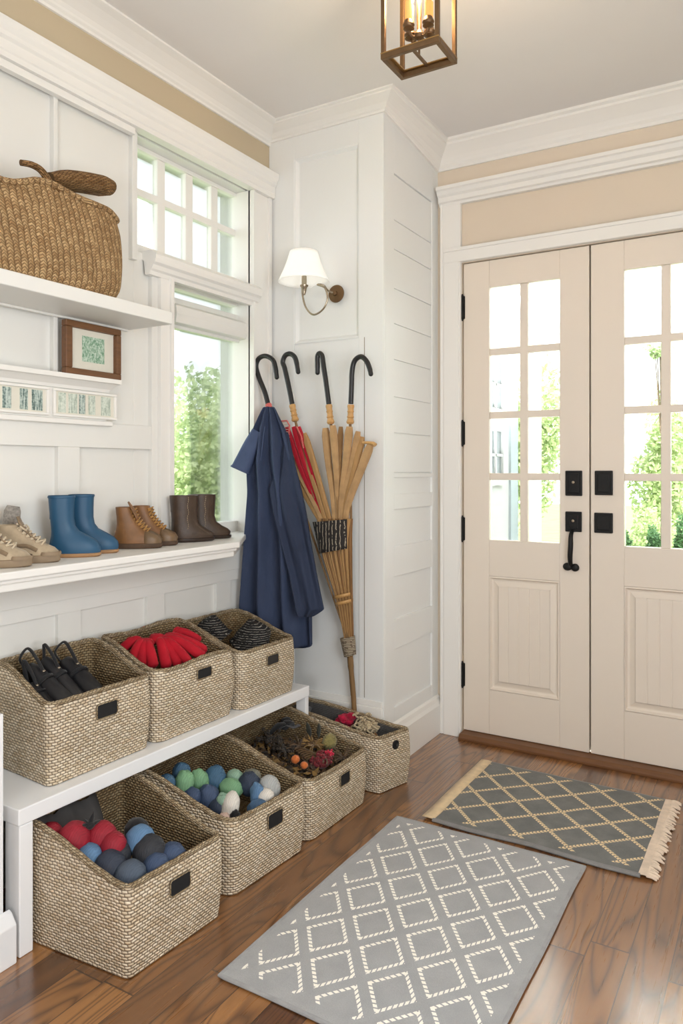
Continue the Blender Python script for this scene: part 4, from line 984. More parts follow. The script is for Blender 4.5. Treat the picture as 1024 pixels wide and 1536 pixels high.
# folded flap / mat rolled on top
a, b_ = at_x(72, 266, .14), at_x(164, 278, .14)
fl = thing('rolled_mat', 'brown rolled straw mat lying across the wicker basket', 'mat', (a + b_) / 2)
m = MB(); n = 14; pth = [lerp(a, b_, i / n) + Vector((0, 0, .006 * sin(i / n * pi) - .008)) for i in range(n + 1)]
m.tube(pth, [.030 + .014 * sst(i / 4) - .010 * sst((i - 12) / 2) for i in range(n + 1)], 16, flat=.72, flatdir=(0, 0, 1), uvscale=1); m.build('roll', 'jute_dark', fl, smooth=True)
m = MB(); e_ = pth[-1]; d = (pth[-1] - pth[-2]).normalized()
for rr_, o in ((.024, .0015), (.016, .0025), (.009, .003)): m.tube(arc(e_ + d * o, (0, 0, .8), (1, 0, 0), rr_, 0, 2 * pi, 20), .0028, 6)
m.build('coil_end', 'jute_braid', fl, smooth=True)
# framed picture
LT = 1.5355
fy0, fy1 = at_x(98, 500, W0 + .03).y, at_x(181, 500, W0 + .03).y; fz0, fz1 = LT + .010, 1.719
pf = thing('framed_picture', 'wood-framed green print standing on the picture ledge', 'picture', (W0 + .02, (fy0 + fy1) / 2, fz0))
xa, xb = W0 + .010, W0 + .034; fw = .026
m = MB(); m.box(xa, xb, fy0, fy1, fz0, fz0 + fw * .8); m.box(xa, xb, fy0, fy1, fz1 - fw * .8, fz1); m.box(xa, xb, fy0, fy0 + fw, fz0 + fw * .8, fz1 - fw * .8); m.box(xa, xb, fy1 - fw * .85, fy1, fz0 + fw * .8, fz1 - fw * .8)
m.build('frame', 'frame_wood', pf, bevel=.003)
MB().box(xa + .002, xa + .008, fy0 + .01, fy1 - .01, fz0 + .01, fz1 - .01).build('mat_board', 'mat_board', pf)
cy, cz = lerp(fy0, fy1, .53), lerp(fz0, fz1, .52); MB().box(xa + .008, xa + .009, cy - .046, cy + .046, cz - .042, cz + .042).build('print', 'green_print', pf)
# picture ledge with two inset frames below its moulding
pl = thing('picture_ledge', 'white moulded picture ledge under the floating shelf', 'ledge', (W0, 1.4, 1.40))
ye = at_x(183, 573, W0 + .05).y
m = MB(); prl = [(.001, 1.50), (.014, 1.50), (.018, 1.510), (.030, 1.520), (.040, 1.527), (.050, 1.529), (.050, LT + .008), (.001, LT + .008)]
m.loft([[(W0 + o, YN + .3, z) for o, z in prl], [(W0 + o, ye - .035 + o * .7, z) for o, z in prl]]); m.build('ledge_molding', 'trim_paint', pl)
m = MB(); m.box(W0 + .001, W0 + .010, YN + .3, ye - .03, 1.402, 1.50); m.box(W0 + .001, W0 + .020, YN + .3, ye - .012, 1.386, 1.402); m.build('back_board', 'trim_paint', pl, bevel=.003)
def inset(y0, y1, strips, mat, label):
    r = thing('photo_frame', label, 'picture frame', (W0 + .012, (y0 + y1) / 2, 1.408), 'long white frames under the picture ledge'); x0 = W0 + .0105
    m = MB(); m.box(x0, x0 + .010, y0, y1, 1.408, 1.416); m.box(x0, x0 + .010, y0, y1, 1.488, 1.496); m.box(x0, x0 + .010, y0, y0 + .010, 1.416, 1.488); m.box(x0, x0 + .010, y1 - .010, y1, 1.416, 1.488); m.build('frame', 'trim_paint', r, bevel=.002)
    MB().box(x0, x0 + .003, y0 + .010, y1 - .010, 1.416, 1.488).build('mat_board', 'mat_board', r)
    for s0, s1, mt in strips: MB().box(x0 + .003, x0 + .004, s0, s1, 1.421, 1.484).build('print', mt, r)
ys = lambda u: at_x(u, 600, W0 + .015).y
inset(ys(-42), ys(73), [(ys(-34), ys(-22), 'birch_print'), (ys(-14), ys(-4), 'forest_print'), (ys(4), ys(17), 'forest_print'), (ys(30), ys(42), 'forest_print'), (ys(48), ys(64), 'forest_print')], 0, 'long white frame of dark forest strips, left below the ledge')
inset(ys(79), ys(174), [(ys(88), ys(99), 'birch_print'), (ys(103), ys(116), 'birch_print'), (ys(119), ys(128), 'forest_print'), (ys(133), ys(143), 'birch_print'), (ys(152), ys(166), 'birch_print')], 0, 'long white frame of pale birch strips, right below the ledge')

# ================================================================== UMBRELLAS, BINDINGS, JACKET
UY = 2.63
u_ = lambda u, v, y=UY: at_y(u, v, y)
TIP = u_(526, 965, 2.668)
def umbrella(label, hook, collar, strips, mats, tip, yc, ferrule=False, collar_mat='bamboo', extra=None):
    root = thing('crook_umbrella', label, 'umbrella', Vector((tip.x, tip.y, .0)) if ferrule else tip, 'crook-handled umbrellas against the pier')
    hp = smooth_path([u_(a, b, yc) for a, b in hook], 6); m = MB(); n = len(hp)
    m.tube(hp, [.0105 if i < n - 4 else .0098 for i in range(n)], 12)
    m.blob(hp[-1], .0098, 12, 8); m.build('handle', 'black_lacquer', root, smooth=True)
    a, b = u_(*collar[0], yc), u_(*collar[1], yc); L = (b - a).length; m = MB()
    m.lathe([(.013, 0), (.0145, .008), (.0125, .015), (.0122, L * .3), (.0145, L * .36), (.0118, L * .42), (.0125, L * .58), (.0150, L * .64), (.0120, L * .70), (.015, L * .84), (.0165, L * .9), (.012, L)], a, 16, (b - a)); m.build('collar', collar_mat, root, smooth=True)
    for (pts, w0, w1, mt) in strips:
        pp = smooth_path([u_(p[0], p[1], lerp(yc + (p[2] if len(p) > 2 else 0), UY, sst((p[1] - 640) / 130))) for p in pts], 6); n = len(pp)
        m = MB(); ring = []
        for i in range(n):
            t = i / (n - 1); wv = lerp(w0, w1, t ** .8) * (.62 + .38 * sst(t * 9)); d = (pp[min(i + 1, n - 1)] - pp[max(i - 1, 0)]).normalized(); lat = d.cross(Vector((.45, -.9, 0))).normalized(); dep = lat.cross(d).normalized()
            K = 16; ring.append([pp[i] + lat * wv * cos(2 * pi * k / K) + dep * wv * .55 * sin(2 * pi * k / K) * (1 + .25 * cos(6 * pi * k / K)) for k in range(K)])
        m.loft(ring); m.build('canopy_fold', mt, root, smooth=True, autosm=60)
    m = MB(); sh_ = [b, lerp(b, tip, .5), tip]
    m.tube([b, lerp(b, tip, .5), tip], [.006, .005, .004], 8); m.build('shaft', 'tip_wood', root, smooth=True)
    if extra: extra(root)
    return root
# bottom point of every canopy and the band where the bundle is tied
BL = (488, 785); BRt = (515, 785)
def lace(root):
    m = MB(); c = u_(428, 640, 2.585)
    m.tube([u_(u, v, 2.58) for u, v in ((419, 632), (430, 631), (434, 638), (433, 650), (428, 660))], .0035, 6); m.tube([u_(u, v, 2.578) for u, v in ((445, 640), (452, 655), (455, 672))], .0035, 6)
    m.build('lace_trim', 'pink_lace', root, smooth=True)
    m = MB(); 
    for k in range(7): m.tube([u_(423 + k * 1.2, 634 + k * 3.4, 2.582), u_(433 + k * .2, 632 + k * 4, 2.582)], .0013, 5)
    m.build('lace_web', 'lace_white', root, smooth=True)
umbrella('black-handled umbrella that carries the navy jacket', [(402, 607), (397, 588), (389, 568), (384, 550), (388, 538), (398, 534), (409, 540), (413, 552), (415, 566)], [(402, 606), (407, 622)],
         [([(412, 632, .05), (440, 690, .03), (486, 785), (490, 802)], .019, .008, 'tan_canvas'), ([(406, 630, .05), (434, 700, .04), (482, 785), (486, 802)], .016, .008, 'reed')], None, u_(524, 968, 2.655), 2.60, collar_mat='pink_lace')
umbrella('black-handled umbrella with red canopy and bamboo collar', [(438, 606), (433, 580), (427, 553), (424, 543), (428, 533), (436, 531), (443, 538), (447, 558)], [(438, 607), (443, 632)],
         [([(430, 640, -.01), (452, 705), (474, 755), (480, 772)], .014, .006, 'red_silk'), ([(440, 640, -.012), (458, 700), (478, 755), (484, 775)], .014, .006, 'red_silk'), ([(448, 640, -.01), (463, 690), (482, 758), (487, 778)], .012, .005, 'red_silk'),
          ([(456, 650), (472, 700), (496, 785), (500, 802)], .016, .008, 'reed'), ([(449, 652, .02), (468, 715), (490, 785), (494, 802)], .014, .008, 'reed')], None, u_(525, 968, 2.655), 2.615, extra=lace)
umbrella('tan umbrella whose hook points left', [(493, 606), (489, 575), (485, 548), (483, 534), (479, 530), (476, 535), (476, 546), (476, 559)], [(493, 607), (496, 636)],
         [([(488, 642), (492, 690), (499, 745), (502, 800)], .020, .008, 'tan_canvas'), ([(499, 638, -.02), (503, 690, -.02), (506, 745), (507, 800)], .018, .008, 'tan_canvas'), ([(511, 640, .01), (509, 690), (507, 745), (509, 800)], .013, .008, 'tan_canvas_shaded')],
         None, u_(527, 1043, 2.680), 2.62, ferrule=False)
u4 = umbrella('tan umbrella with flared canopy, nearest the shiplap', [(526, 606), (527, 580), (528, 556), (532, 541), (541, 535), (549, 541), (554, 552), (556, 561)], [(526, 607), (525, 636)],
         [([(524, 640, -.02), (519, 690, -.015), (512, 745), (511, 800)], .020, .008, 'tan_canvas'), ([(537, 647, .0), (528, 695), (515, 750), (513, 800)], .016, .008, 'tan_canvas'), ([(543, 655, .01), (533, 700), (519, 755), (516, 800)], .017, .008, 'reed'), ([(556, 666, -.015), (541, 705, -.01), (521, 760), (519, 795), (520, 803)], .021, .008, 'tan_canvas')],
         None, u_(528, 1000, 2.672), 2.62)
m = MB(); m.tube([u_(544, 664, 2.60), u_(552, 664, 2.598), u_(560, 665, 2.597), u_(563, 668, 2.597)], [.005, .006, .007, .009], 8); m.build('knotted_tie', 'bamboo', u4, smooth=True)
# reeds of the bundle below the band and the wooden tip
rt = thing('reed_bundle', 'bundle of golden reeds between the black band and the tip', 'reeds', u_(530, 1045, 2.685) * 1.0)
m = MB()
for k in range(15):
    t = k / 14; a = u_(lerp(478, 526, t), 778, UY + .006 * sin(k * 2.3) - .012); b = u_(lerp(484, 525, t), 826, UY - .012 + .004 * sin(k * 3.1)); c = u_(lerp(506, 527, t), 900, 2.640); d = u_(lerp(519, 529, t), 965, 2.660)
    m.tube(smooth_path([a, b, c, d], 4), [.0088 - .004 * i / 12 for i in range(13)], 8)
m.mi = [(f // (len(m.f) // 15)) % 3 // 2 for f in range(len(m.f))]; m.build('reeds', ['reed', 'reed_dark'], rt, smooth=True)
fl_ = u_(530, 1045, 2.682); m = MB(); m.tube(smooth_path([u_(523, 960, 2.658), u_(526, 1000, 2.672), fl_, Vector((fl_.x + .012, 2.690, .004))], 5), [.0125] * 6 + [.0105] * 10, 10); m.build('wooden_tip', 'tip_wood', rt, smooth=True)
def wrap(pa, pb, ya, yb, mat, label, n=8, grow=.006):
    m = MB(); rings = []
    for k in range(n + 1):
        t = k / n; L = u_(lerp(pa[0][0], pb[0][0], t), lerp(pa[0][1], pb[0][1], t), lerp(ya, yb, t)); R = u_(lerp(pa[1][0], pb[1][0], t), lerp(pa[1][1], pb[1][1], t), lerp(ya, yb, t))
        c = (L + R) / 2; h = (R - L) / 2; dn = Vector((h.y, -h.x, 0)).normalized() * min(h.length * .78, .044)
        rings.append([c + h * cos(2 * pi * i / 24) + dn * sin(2 * pi * i / 24) for i in range(24)])
    m.loft(rings, True, False, False); return tag(m.build('binding', mat, smooth=True, solid=.002, base=Vector((rings[-1][0]))), label, 'binding', 'bindings around the umbrella bundle')
wrap([(470, 783), (527, 778)], [(481, 830), (525, 822)], UY - .005, UY - .002, 'black_binding', 'wide black woven band tying the umbrella bundle')
wrap([(511, 957), (531, 954)], [(517, 985), (533, 982)], 2.657, 2.664, 'grey_binding', 'short grey cord binding just above the wooden tip')
wrap([(502, 893), (527, 888)], [(503, 898), (527, 893)], 2.640, 2.641, 'bamboo', 'upper thin cord tie on the lower reeds', 2)
wrap([(504, 903), (528, 898)], [(505, 908), (528, 903)], 2.642, 2.643, 'bamboo', 'lower thin cord tie on the lower reeds', 2)

# jacket
jk = thing('jacket', 'navy blue jacket hanging over an umbrella handle', 'jacket', at_y(420, 900, 2.50))
def drape(levels, thick, nf, amp, seed, name, mat, n=56, parent=jk, solid=.0, flip=1):
    """levels: (v, uL, uR, yL, yR) ; closed loop drape with vertical folds"""
    rings = []
    Ls = []
    for i in range(len(levels) - 1):
        for k in range(6): Ls.append(tuple(lerp(a, b, sst(k / 6) if False else k / 6) for a, b in zip(levels[i], levels[i + 1])))
    Ls.append(levels[-1])
    for j, (v, uL, uR, yL, yR) in enumerate(Ls):
        L, R = at_y(uL, v, yL), at_y(uR, v, yR); z = (L.z + R.z) / 2; t = j / (len(Ls) - 1)
        h = (R - L); h.z = 0; dn = Vector((h.y, -h.x, 0)).normalized(); ring = []
        for i in range(n):
            a = 2 * pi * i / n; s = .5 - .5 * cos(a); front = sin(a)
            fold = amp * min(1, t * 2.2 + .15) * (sin(nf * s * 2 * pi + seed + 1.5 * sin(t * 2.4 + seed)) + .28 * sin(nf * 1.9 * s * 2 * pi + seed * 2 + t * 3))
            p = lerp(L, R, s); th = thick * (.35 + .65 * min(1, t * 3)) * abs(front) ** .7 * math.copysign(1, front)
            q = p + dn * (th + fold * (1 if front >= 0 else .25)); q.z = lerp(L.z, R.z, s) + .006 * mnoise.noise(Vector((s * 5, t * 6, seed)))
            ring.append(q)
        rings.append(ring)
    m = MB(); m.loft(rings, True, True, True); return m.build(name, mat, parent, smooth=True, autosm=180, sub=1)
drape([(610, 396, 411, 2.55, 2.56), (622, 391, 417, 2.54, 2.56), (645, 382, 428, 2.52, 2.55), (690, 374, 441, 2.50, 2.53), (740, 376, 452, 2.49, 2.52), (800, 371, 461, 2.48, 2.52), (860, 367, 466, 2.48, 2.52), (905, 363, 468, 2.48, 2.53), (935, 364, 468, 2.485, 2.535), (972, 372, 468, 2.49, 2.54)], .034, 2.9, .027, .7, 'jacket_body', 'navy_cloth', n=96)
drape([(648, 428, 432, 2.540, 2.542), (690, 419, 441, 2.500, 2.508), (735, 404, 453, 2.462, 2.492), (775, 412, 461, 2.452, 2.486), (815, 422, 467, 2.450, 2.486), (860, 434, 475, 2.450, 2.486), (900, 441, 483, 2.450, 2.49), (914, 443, 486, 2.452, 2.49), (925, 446, 470, 2.455, 2.488)], .016, 1.9, .009, 2.2, 'front_panel', 'navy_dark')
# short sleeve at the left shoulder
sp = smooth_path([at_y(388, 648, 2.505), at_y(377, 668, 2.488), at_y(368, 688, 2.474), at_y(360, 706, 2.462)], 5); n = len(sp); rings = []
for i, p in enumerate(sp):
    t = i / (n - 1); d = (sp[min(i + 1, n - 1)] - sp[max(i - 1, 0)]).normalized(); lat = d.cross(Vector((.5, -.86, 0))).normalized(); dep = lat.cross(d)
    w_ = lerp(.030, .042, t); rings.append([p + lat * w_ * cos(2 * pi * k / 24) + dep * w_ * .6 * sin(2 * pi * k / 24) * (1 + .2 * sin(3 * 2 * pi * k / 24 + t)) for k in range(24)])
inn = [[lerp(c, sp[-1 - k * 3], .12) for c in rings[-1 - k * 3]] for k in range(3)]
m = MB(); m.loft(rings + inn); slv = m.build('sleeve', 'navy_sleeve', jk, smooth=True, autosm=60)
m = MB(); m.loft([[lerp(c, sp[-1], -.03) for c in rings[-2]], [lerp(c, sp[-1], -.04) for c in rings[-1]]], True, False, False); m.build('cuff', 'navy_sleeve', slv, smooth=True, solid=.003)
m = MB(); m.lathe([(.013, 0), (.0155, .006), (.0155, .020), (.013, .026)], at_y(404, 618, 2.575), 14, (-.15, 0, 1), False, False); m.build('red_loop', 'pink_lace', jk, smooth=True)
# centre seam line of the jacket
m = MB(); m.tube(smooth_path([at_y(u, v, 2.468) for u, v in ((397, 640), (391, 690), (388, 740))], 6), .0018, 6); m.build('seam', 'navy_sleeve', jk, smooth=True)

# ================================================================== SCONCE
pc = at_y(505, 441, PY0)
sc = thing('wall_sconce', 'nickel wall sconce with white tapered shade on the pier', 'wall lamp', pc)
MB().lathe([(.036, .0008), (.038, .004), (.036, .009), (.026, .012), (.012, .014), (.010, .022), (.012, .026), (.004, .030)], pc, 28, (0, -1, 0)).build('backplate', 'bronze', sc, smooth=True)
YS = PY0 - .085
S = lambda u, v, y=YS: at_y(u, v, y)
m = MB(); pth = smooth_path([pc + Vector((0, -.02, 0)), S(492, 436, PY0 - .05), S(485, 428, PY0 - .075), S(476, 427), S(487, 432), S(491, 448), S(484, 464), S(470, 472), S(459, 462), S(454, 445), S(453, 430)], 7)
m.tube(pth, .0042, 10); m.build('arm', 'nickel', sc, smooth=True)
sb = S(456, 432); m = MB(); m.lathe([(.004, -.03), (.008, -.02), (.012, .0), (.018, .008), (.018, .012), (.011, .014), (.011, .05)], sb, 18); m.build('socket', 'nickel', sc, smooth=True)
sb2 = S(455.5, 427); 
t0, t1 = S(424, 427), S(487, 427); rb_ = (t1 - t0).length / 2; tt0, tt1 = S(441, 378), S(475, 378); rt_ = (tt1 - tt0).length / 2; zb, zt = S(455, 423).z, S(455, 378).z
m = MB(); N = 36; rings = []
for k in range(9):
    t = k / 8; r = lerp(rb_, rt_, t) - .004 * sin(pi * t); rings.append([Vector((sb2.x + r * cos(2 * pi * i / N), sb2.y + r * sin(2 * pi * i / N), lerp(zb, zt, t))) for i in range(N)])
m.loft(rings, True, False, False); m.build('lamp_shade', 'lamp_shade', sc, smooth=True, solid=.0025)
m = MB(); m.blob((sb2.x, sb2.y, lerp(zb, zt, .45)), (.014, .014, .02)); m.build('bulb', 'lamp_shade', sc, smooth=True)

# ================================================================== LANTERN
lx0, lx1, ly0, ly1, lz0, lz1 = 1.048, 1.226, 1.868, 2.002, 2.398, 2.66
ln = thing('ceiling_lantern', 'open bronze box lantern with candle lights hanging from the ceiling', 'ceiling light', ((lx0 + lx1) / 2, (ly0 + ly1) / 2, lz0))
bw = .013
def rect_frame(m, z0, z1, w):
    m.box(lx0, lx1, ly0, ly0 + w, z0, z1); m.box(lx0, lx1, ly1 - w, ly1, z0, z1); m.box(lx0, lx0 + w, ly0 + w, ly1 - w, z0, z1); m.box(lx1 - w, lx1, ly0 + w, ly1 - w, z0, z1)
m = MB(); rect_frame(m, lz0, lz0 + .015, bw); m.build('bottom_frame', 'bronze', ln, bevel=.0015)
m = MB(); rect_frame(m, lz1 - .014, lz1, bw); m.build('top_frame', 'bronze', ln, bevel=.0015)
for x in (lx0, lx1 - bw):
    for y in (ly0, ly1 - bw): MB().box(x + .0005, x + bw - .0005, y + .0005, y + bw - .0005, lz0 + .015, lz1 - .014).build('post', 'bronze', ln, bevel=.0015)
m = MB(); rect_frame(m, lz0 + .015, lz0 + .018, bw * 1.6); m.build('inner_bead', 'brass', ln)
cx, cy = (lx0 + lx1) / 2, (ly0 + ly1) / 2
m = MB(); m.lathe([(.003, lz0 + .016), (.0035, lz0 + .06), (.004, lz0 + .062), (.013, lz0 + .066), (.016, lz0 + .076), (.010, lz0 + .086), (.007, lz0 + .09), (.007, lz1)], (cx, cy, 0), 16); m.build('center_rod', 'bronze', ln, smooth=True)
m = MB(); m.box(cx - .004, cx + .004, ly0 + .002, ly1 - .002, lz0 + .012, lz0 + .018); m.build('cross_bar', 'bronze', ln)
for k in range(4):
    a = pi / 4 + k * pi / 2 + .3; ex, ey = cx + .040 * cos(a), cy + .034 * sin(a)
    m = MB(); m.tube(smooth_path([(cx, cy, lz0 + .078), (lerp(cx, ex, .6), lerp(cy, ey, .6), lz0 + .066), (ex, ey, lz0 + .082)], 6), .0035, 8); m.lathe([(.006, lz0 + .078), (.016, lz0 + .084), (.013, lz0 + .088), (.017, lz0 + .094), (.014, lz0 + .102), (.011, lz0 + .108)], (ex, ey, 0), 16); am = m.build('candle_arm', 'bronze', ln, smooth=True)
    MB().lathe([(.0105, lz0 + .106), (.0105, lz0 + .178), (.004, lz0 + .18)], (ex, ey, 0), 16).build('candle_sleeve', 'candle_sleeve', am, smooth=True)
    MB().blob((ex, ey, lz0 + .202), (.011, .011, .022)).build('bulb', 'bulb_glow', am, smooth=True)
m = MB(); m.loft([[(x, y, lz1) for x, y in ((lx0, ly0), (lx1, ly0), (lx1, ly1), (lx0, ly1))], [(lerp(x, cx, .75), lerp(y, cy, .75), lz1 + .05) for x, y in ((lx0, ly0), (lx1, ly0), (lx1, ly1), (lx0, ly1))]]); m.build('roof', 'bronze', ln, bevel=.002)
m = MB(); m.lathe([(.006, lz1 + .045), (.006, CEIL - .02), (.05, CEIL - .018), (.054, CEIL - .004), (.05, CEIL - .001)], (cx, cy, 0), 24); m.build('canopy_stem', 'bronze', ln, smooth=True)

# ================================================================== RUGS
def rug_slab(name, label, x0, x1, y0, y1, h, mat, skew=0., seed=0., wob=.004):
    cx_, cy_ = (x0 + x1) / 2, (y0 + y1) / 2; root = thing(name, label, 'rug', (cx_, cy_, .0008))
    nx, ny = 40, 50; vs, fs = [], []; m = MB()
    def P(i, j, z):
        a, b = i / nx, j / ny; x = lerp(x0, x1, a) ; y = lerp(y0, y1, b) + skew * (a - .5)
        x += wob * mnoise.noise(Vector((a * 2, b * 3, seed))); y += wob * mnoise.noise(Vector((a * 3, b * 2, seed + 5)))
        zz_ = z + (.0012 * (1 + mnoise.noise(Vector((a * 5, b * 6, seed + 9)))) if z > .002 else 0)
        return Vector((x, y, zz_))
    b0 = len(m.v); rows = [[P(i, j, h) for i in range(nx + 1)] for j in range(ny + 1)]
    m.loft(rows, False, False, False)
    edge = [(i, 0) for i in range(nx)] + [(nx, j) for j in range(ny)] + [(i, ny) for i in range(nx, 0, -1)] + [(0, j) for j in range(ny, 0, -1)]
    m.loft([[P(i, j, .0012) for i, j in edge], [P(i, j, h) for i, j in edge]], True, False, False)
    m.build('rug_field', mat, root, smooth=True, autosm=60)
    return root, P, edge, (nx, ny)
r1, P1, E1, _ = rug_slab('area_rug', 'light grey rug with cream dashed diamonds in the foreground', .850, 1.496, 1.408, 2.372, .0085, 'rug_diamonds', .0, 1.)
m = MB(); m.tube([P1(i, j, .0055) for i, j in E1], .0065, 8, closed=True, flat=.7); m.build('edge_binding', 'rug_edge', r1, smooth=True)
r2, P2, E2, (nx, ny) = rug_slab('door_rug', 'dark grey rug with tan lattice and fringe before the doors', .966, 1.652, 2.412, 3.012, .008, 'rug_lattice', -.012, 4., .008)
m = MB(); m.tube([P2(i, 0, .006) for i in range(nx + 1)], .009, 8, flat=.7); m.build('edge_binding', 'rug_edge_dark', r2, smooth=True)
m = MB(); m.tube([P2(i, ny, .005) for i in range(nx + 1)], .006, 8, flat=.7); m.build('far_binding', 'rug_edge_dark', r2, smooth=True)
m = MB(); m.loft([[P2(0, j, .0088) + Vector((-.042, 0, 0)), P2(0, j, .0095) + Vector((-.02, 0, .001)), P2(0, j, .0092) + Vector((.004, 0, 0))] for j in range(ny + 1)], False, False, False); m.build('cream_band', 'rug_cream', r2, smooth=True, solid=.004)
m = MB(); m.loft([[P2(nx, j, .0092) + Vector((-.006, 0, 0)), P2(nx, j, .0105) + Vector((.012, 0, 0)), P2(nx, j, .009) + Vector((.022, 0, 0))] for j in range(ny + 1)], False, False, False)
rnd = random.Random(5)
for k in range(80):
    y = lerp(2.405, 3.005, k / 79); x = 1.652 + .018; L = rnd.uniform(.02, .036); a = rnd.uniform(-.35, .25)
    m.tube(smooth_path([(x, y, .010), (x + L * .5, y + a * L * .5, .010), (x + L, y + a * L, .004)], 3), [.0026, .0032, .0034, .0034, .0036, .0036, .0022], 6)
m.build('fringe', 'rug_fringe', r2, smooth=True)

# ================================================================== OUTSIDE
struct('ground', MB().box(-16, 16, YB + .2, 34, -.32, -.30).box(-16, -.16, -4, YB + .2, -.32, -.30), 'lawn', 'sunlit pale lawn beyond the porch and window', 'ground')
struct('porch_floor', MB().box(.2, 6, YB + .145, 6.2, -.30, -.05), 'stone_path', 'pale porch floor outside the double door', 'porch')
pcz = 2.56
m = MB(); m.box(.25, 6, YB + .145, 5.95, pcz, pcz + .05); m.box(.25, 6, 5.95, 6.15, pcz - .12, pcz + .2); m.box(.25, .40, YB + .145, 5.95, pcz - .08, pcz)
struct('porch_roof', m, 'siding_paint', 'white porch ceiling and beam seen through the door', 'porch')
# house wing
hw_ = thing('house_wing', 'white house wing with small-paned windows seen through the left door', 'house', (-1.2, 5.0, -.3))
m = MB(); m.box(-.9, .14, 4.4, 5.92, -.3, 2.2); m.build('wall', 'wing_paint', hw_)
m = MB(); m.box(.14, .16, 5.76, 5.94, -.3, 2.2); m.build('corner_shade', 'gasket_shade_grey', hw_)  # grey slab carrying the shade of the wing corner in its colour
m = MB(); m.prism([(.05, 2.2), (.34, 2.2), (.36, 2.32), (-.5, 2.75), (-.95, 2.4), (-.95, 2.2)], 'y', 4.3, 6.0); m.build('eave', 'tan_soffit', hw_)
for z0, z1 in ((1.70, 2.06), (1.17, 1.53)):
    m = MB(); ya, yb = 5.26, 5.56
    m.box(.14, .165, ya - .04, yb + .04, z0 - .05, z0); m.box(.14, .165, ya - .04, yb + .04, z1, z1 + .04); m.box(.14, .165, ya - .04, ya, z0, z1); m.box(.14, .165, yb, yb + .04, z0, z1); m.box(.14, .16, (ya + yb) / 2 - .012, (ya + yb) / 2 + .012, z0, z1); m.box(.14, .16, ya, yb, (z0 + z1) / 2 - .01, (z0 + z1) / 2 + .01)
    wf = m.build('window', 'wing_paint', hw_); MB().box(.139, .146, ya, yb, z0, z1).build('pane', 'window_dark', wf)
pcx = at_y(798, 600, 6.05).x
pcl = thing('porch_column', 'white square porch column beside the house wing', 'column', (pcx, 6.05, -.05))
MB().box(pcx - .06, pcx + .06, 5.99, 6.11, -.049, pcz - .121).build('shaft', 'siding_paint', pcl, bevel=.005)
MB().box(pcx - .08, pcx + .08, 5.97, 6.13, -.0495, .12).build('column_base', 'siding_paint', pcl, bevel=.005)

def leafy(name, label, cat, c, r, n, mat, leaf=.09, trunk=None, group=None, seed=1, clumps=14, thin=False):
    rnd = random.Random(seed); c = Vector(c); r = Vector(r); root = thing(name, label, cat, (c.x, c.y, -.3), group)
    cl = []
    for i in range(clumps):
        d = Vector((rnd.gauss(0, 1), rnd.gauss(0, 1), rnd.gauss(0, 1))).normalized() * rnd.uniform(.25, .8); cl.append((c + Vector((d.x * r.x, d.y * r.y, d.z * r.z)), rnd.uniform(.35, .6)))
    m = MB()
    for i in range(n):
        cc, s = rnd.choice(cl); d = Vector((rnd.gauss(0, 1), rnd.gauss(0, 1), rnd.gauss(0, 1))).normalized() * rnd.uniform(.6, 1) * s
        p = cc + Vector((d.x * r.x, d.y * r.y, d.z * r.z))
        if p.z < -.28: continue
        a = Vector((rnd.gauss(0, 1), rnd.gauss(0, 1), rnd.gauss(0, 1))).normalized(); b = a.orthogonal().normalized(); L = leaf * rnd.uniform(.6, 1.2)
        m.add([p - a * L * .5, p + b * L * .28, p + a * L * .5, p - b * L * .28], [(0, 1, 2, 3)])
    o = m.build('foliage', mat, root)
    t = MB(); zt = c.z - r.z * .3; t.tube([(c.x, c.y, -.3), (c.x + .02, c.y, lerp(-.3, zt, .5)), (c.x, c.y, zt)], [.02, .016, .012] if thin else [.07, .055, .04], 8)
    for k in range(4):
        a = k * 1.6 + seed; t.tube([(c.x, c.y, lerp(-.3, zt, .7)), (c.x + cos(a) * r.x * .4, c.y + sin(a) * r.y * .4, c.z)], [.008, .004] if thin else [.035, .015], 6)
    t.build('trunk', 'bark', root)
    return root
GT = 'garden trees and shrubs'
for nm, lb, c, r, n, mt, lf in (
        ('garden_shrub', 'low pale green shrub nearest the window', (-2.02, 4.55, .30), (.40, .40, .52), 3200, 'leaf_light', .055),
        ('garden_shrub', 'tall pale green shrub filling the middle of the window', (-3.55, 6.25, 1.05), (.76, .76, 1.25), 7000, 'leaf_light', .075),
        ('garden_tree', 'hazy green tree behind the shrubs outside the window', (-6.0, 9.0, 1.6), (1.3, 1.3, 1.7), 5200, 'leaf_mid', .12),
        ('garden_tree', 'pale green tree filling the left door panes', (-1.30, 11.0, 1.4), (.66, .8, 1.5), 6000, 'leaf_light', .10),
        ('garden_tree', 'pale green tree filling the right door panes', (.42, 12.4, 1.1), (.46, .7, 1.35), 6000, 'leaf_light', .10),
        ('garden_tree', 'thin tree with a small leafy top high in the right door panes', (.93, 8.2, 2.46), (.17, .17, .10), 260, 'leaf_mid', .06),
        ('garden_shrub', 'bright round shrub behind the dark boxwoods', (.62, 9.6, .30), (.42, .42, .56), 4200, 'leaf_light', .06)):
    leafy(nm, lb, 'tree' if nm == 'garden_tree' else 'shrub', c, r, n, mt, lf, group='garden trees and shrubs', seed=int(abs(c[0] * 100 + c[1] * 10)), clumps=22, thin='thin' in lb)
for u, lb in ((938, 'round dark boxwood, left one beyond the right door'), (982, 'round dark boxwood, middle one beyond the right door'), (1024, 'round dark boxwood at the right edge of the frame')):
    x = at_y(u, 790, 7.6).x; leafy('boxwood', lb, 'shrub', (x, 7.6, .34), (.098, .12, .45), 2600, 'leaf_dark', .04, group='round boxwoods outside the door', seed=int(x * 1000), clumps=24)

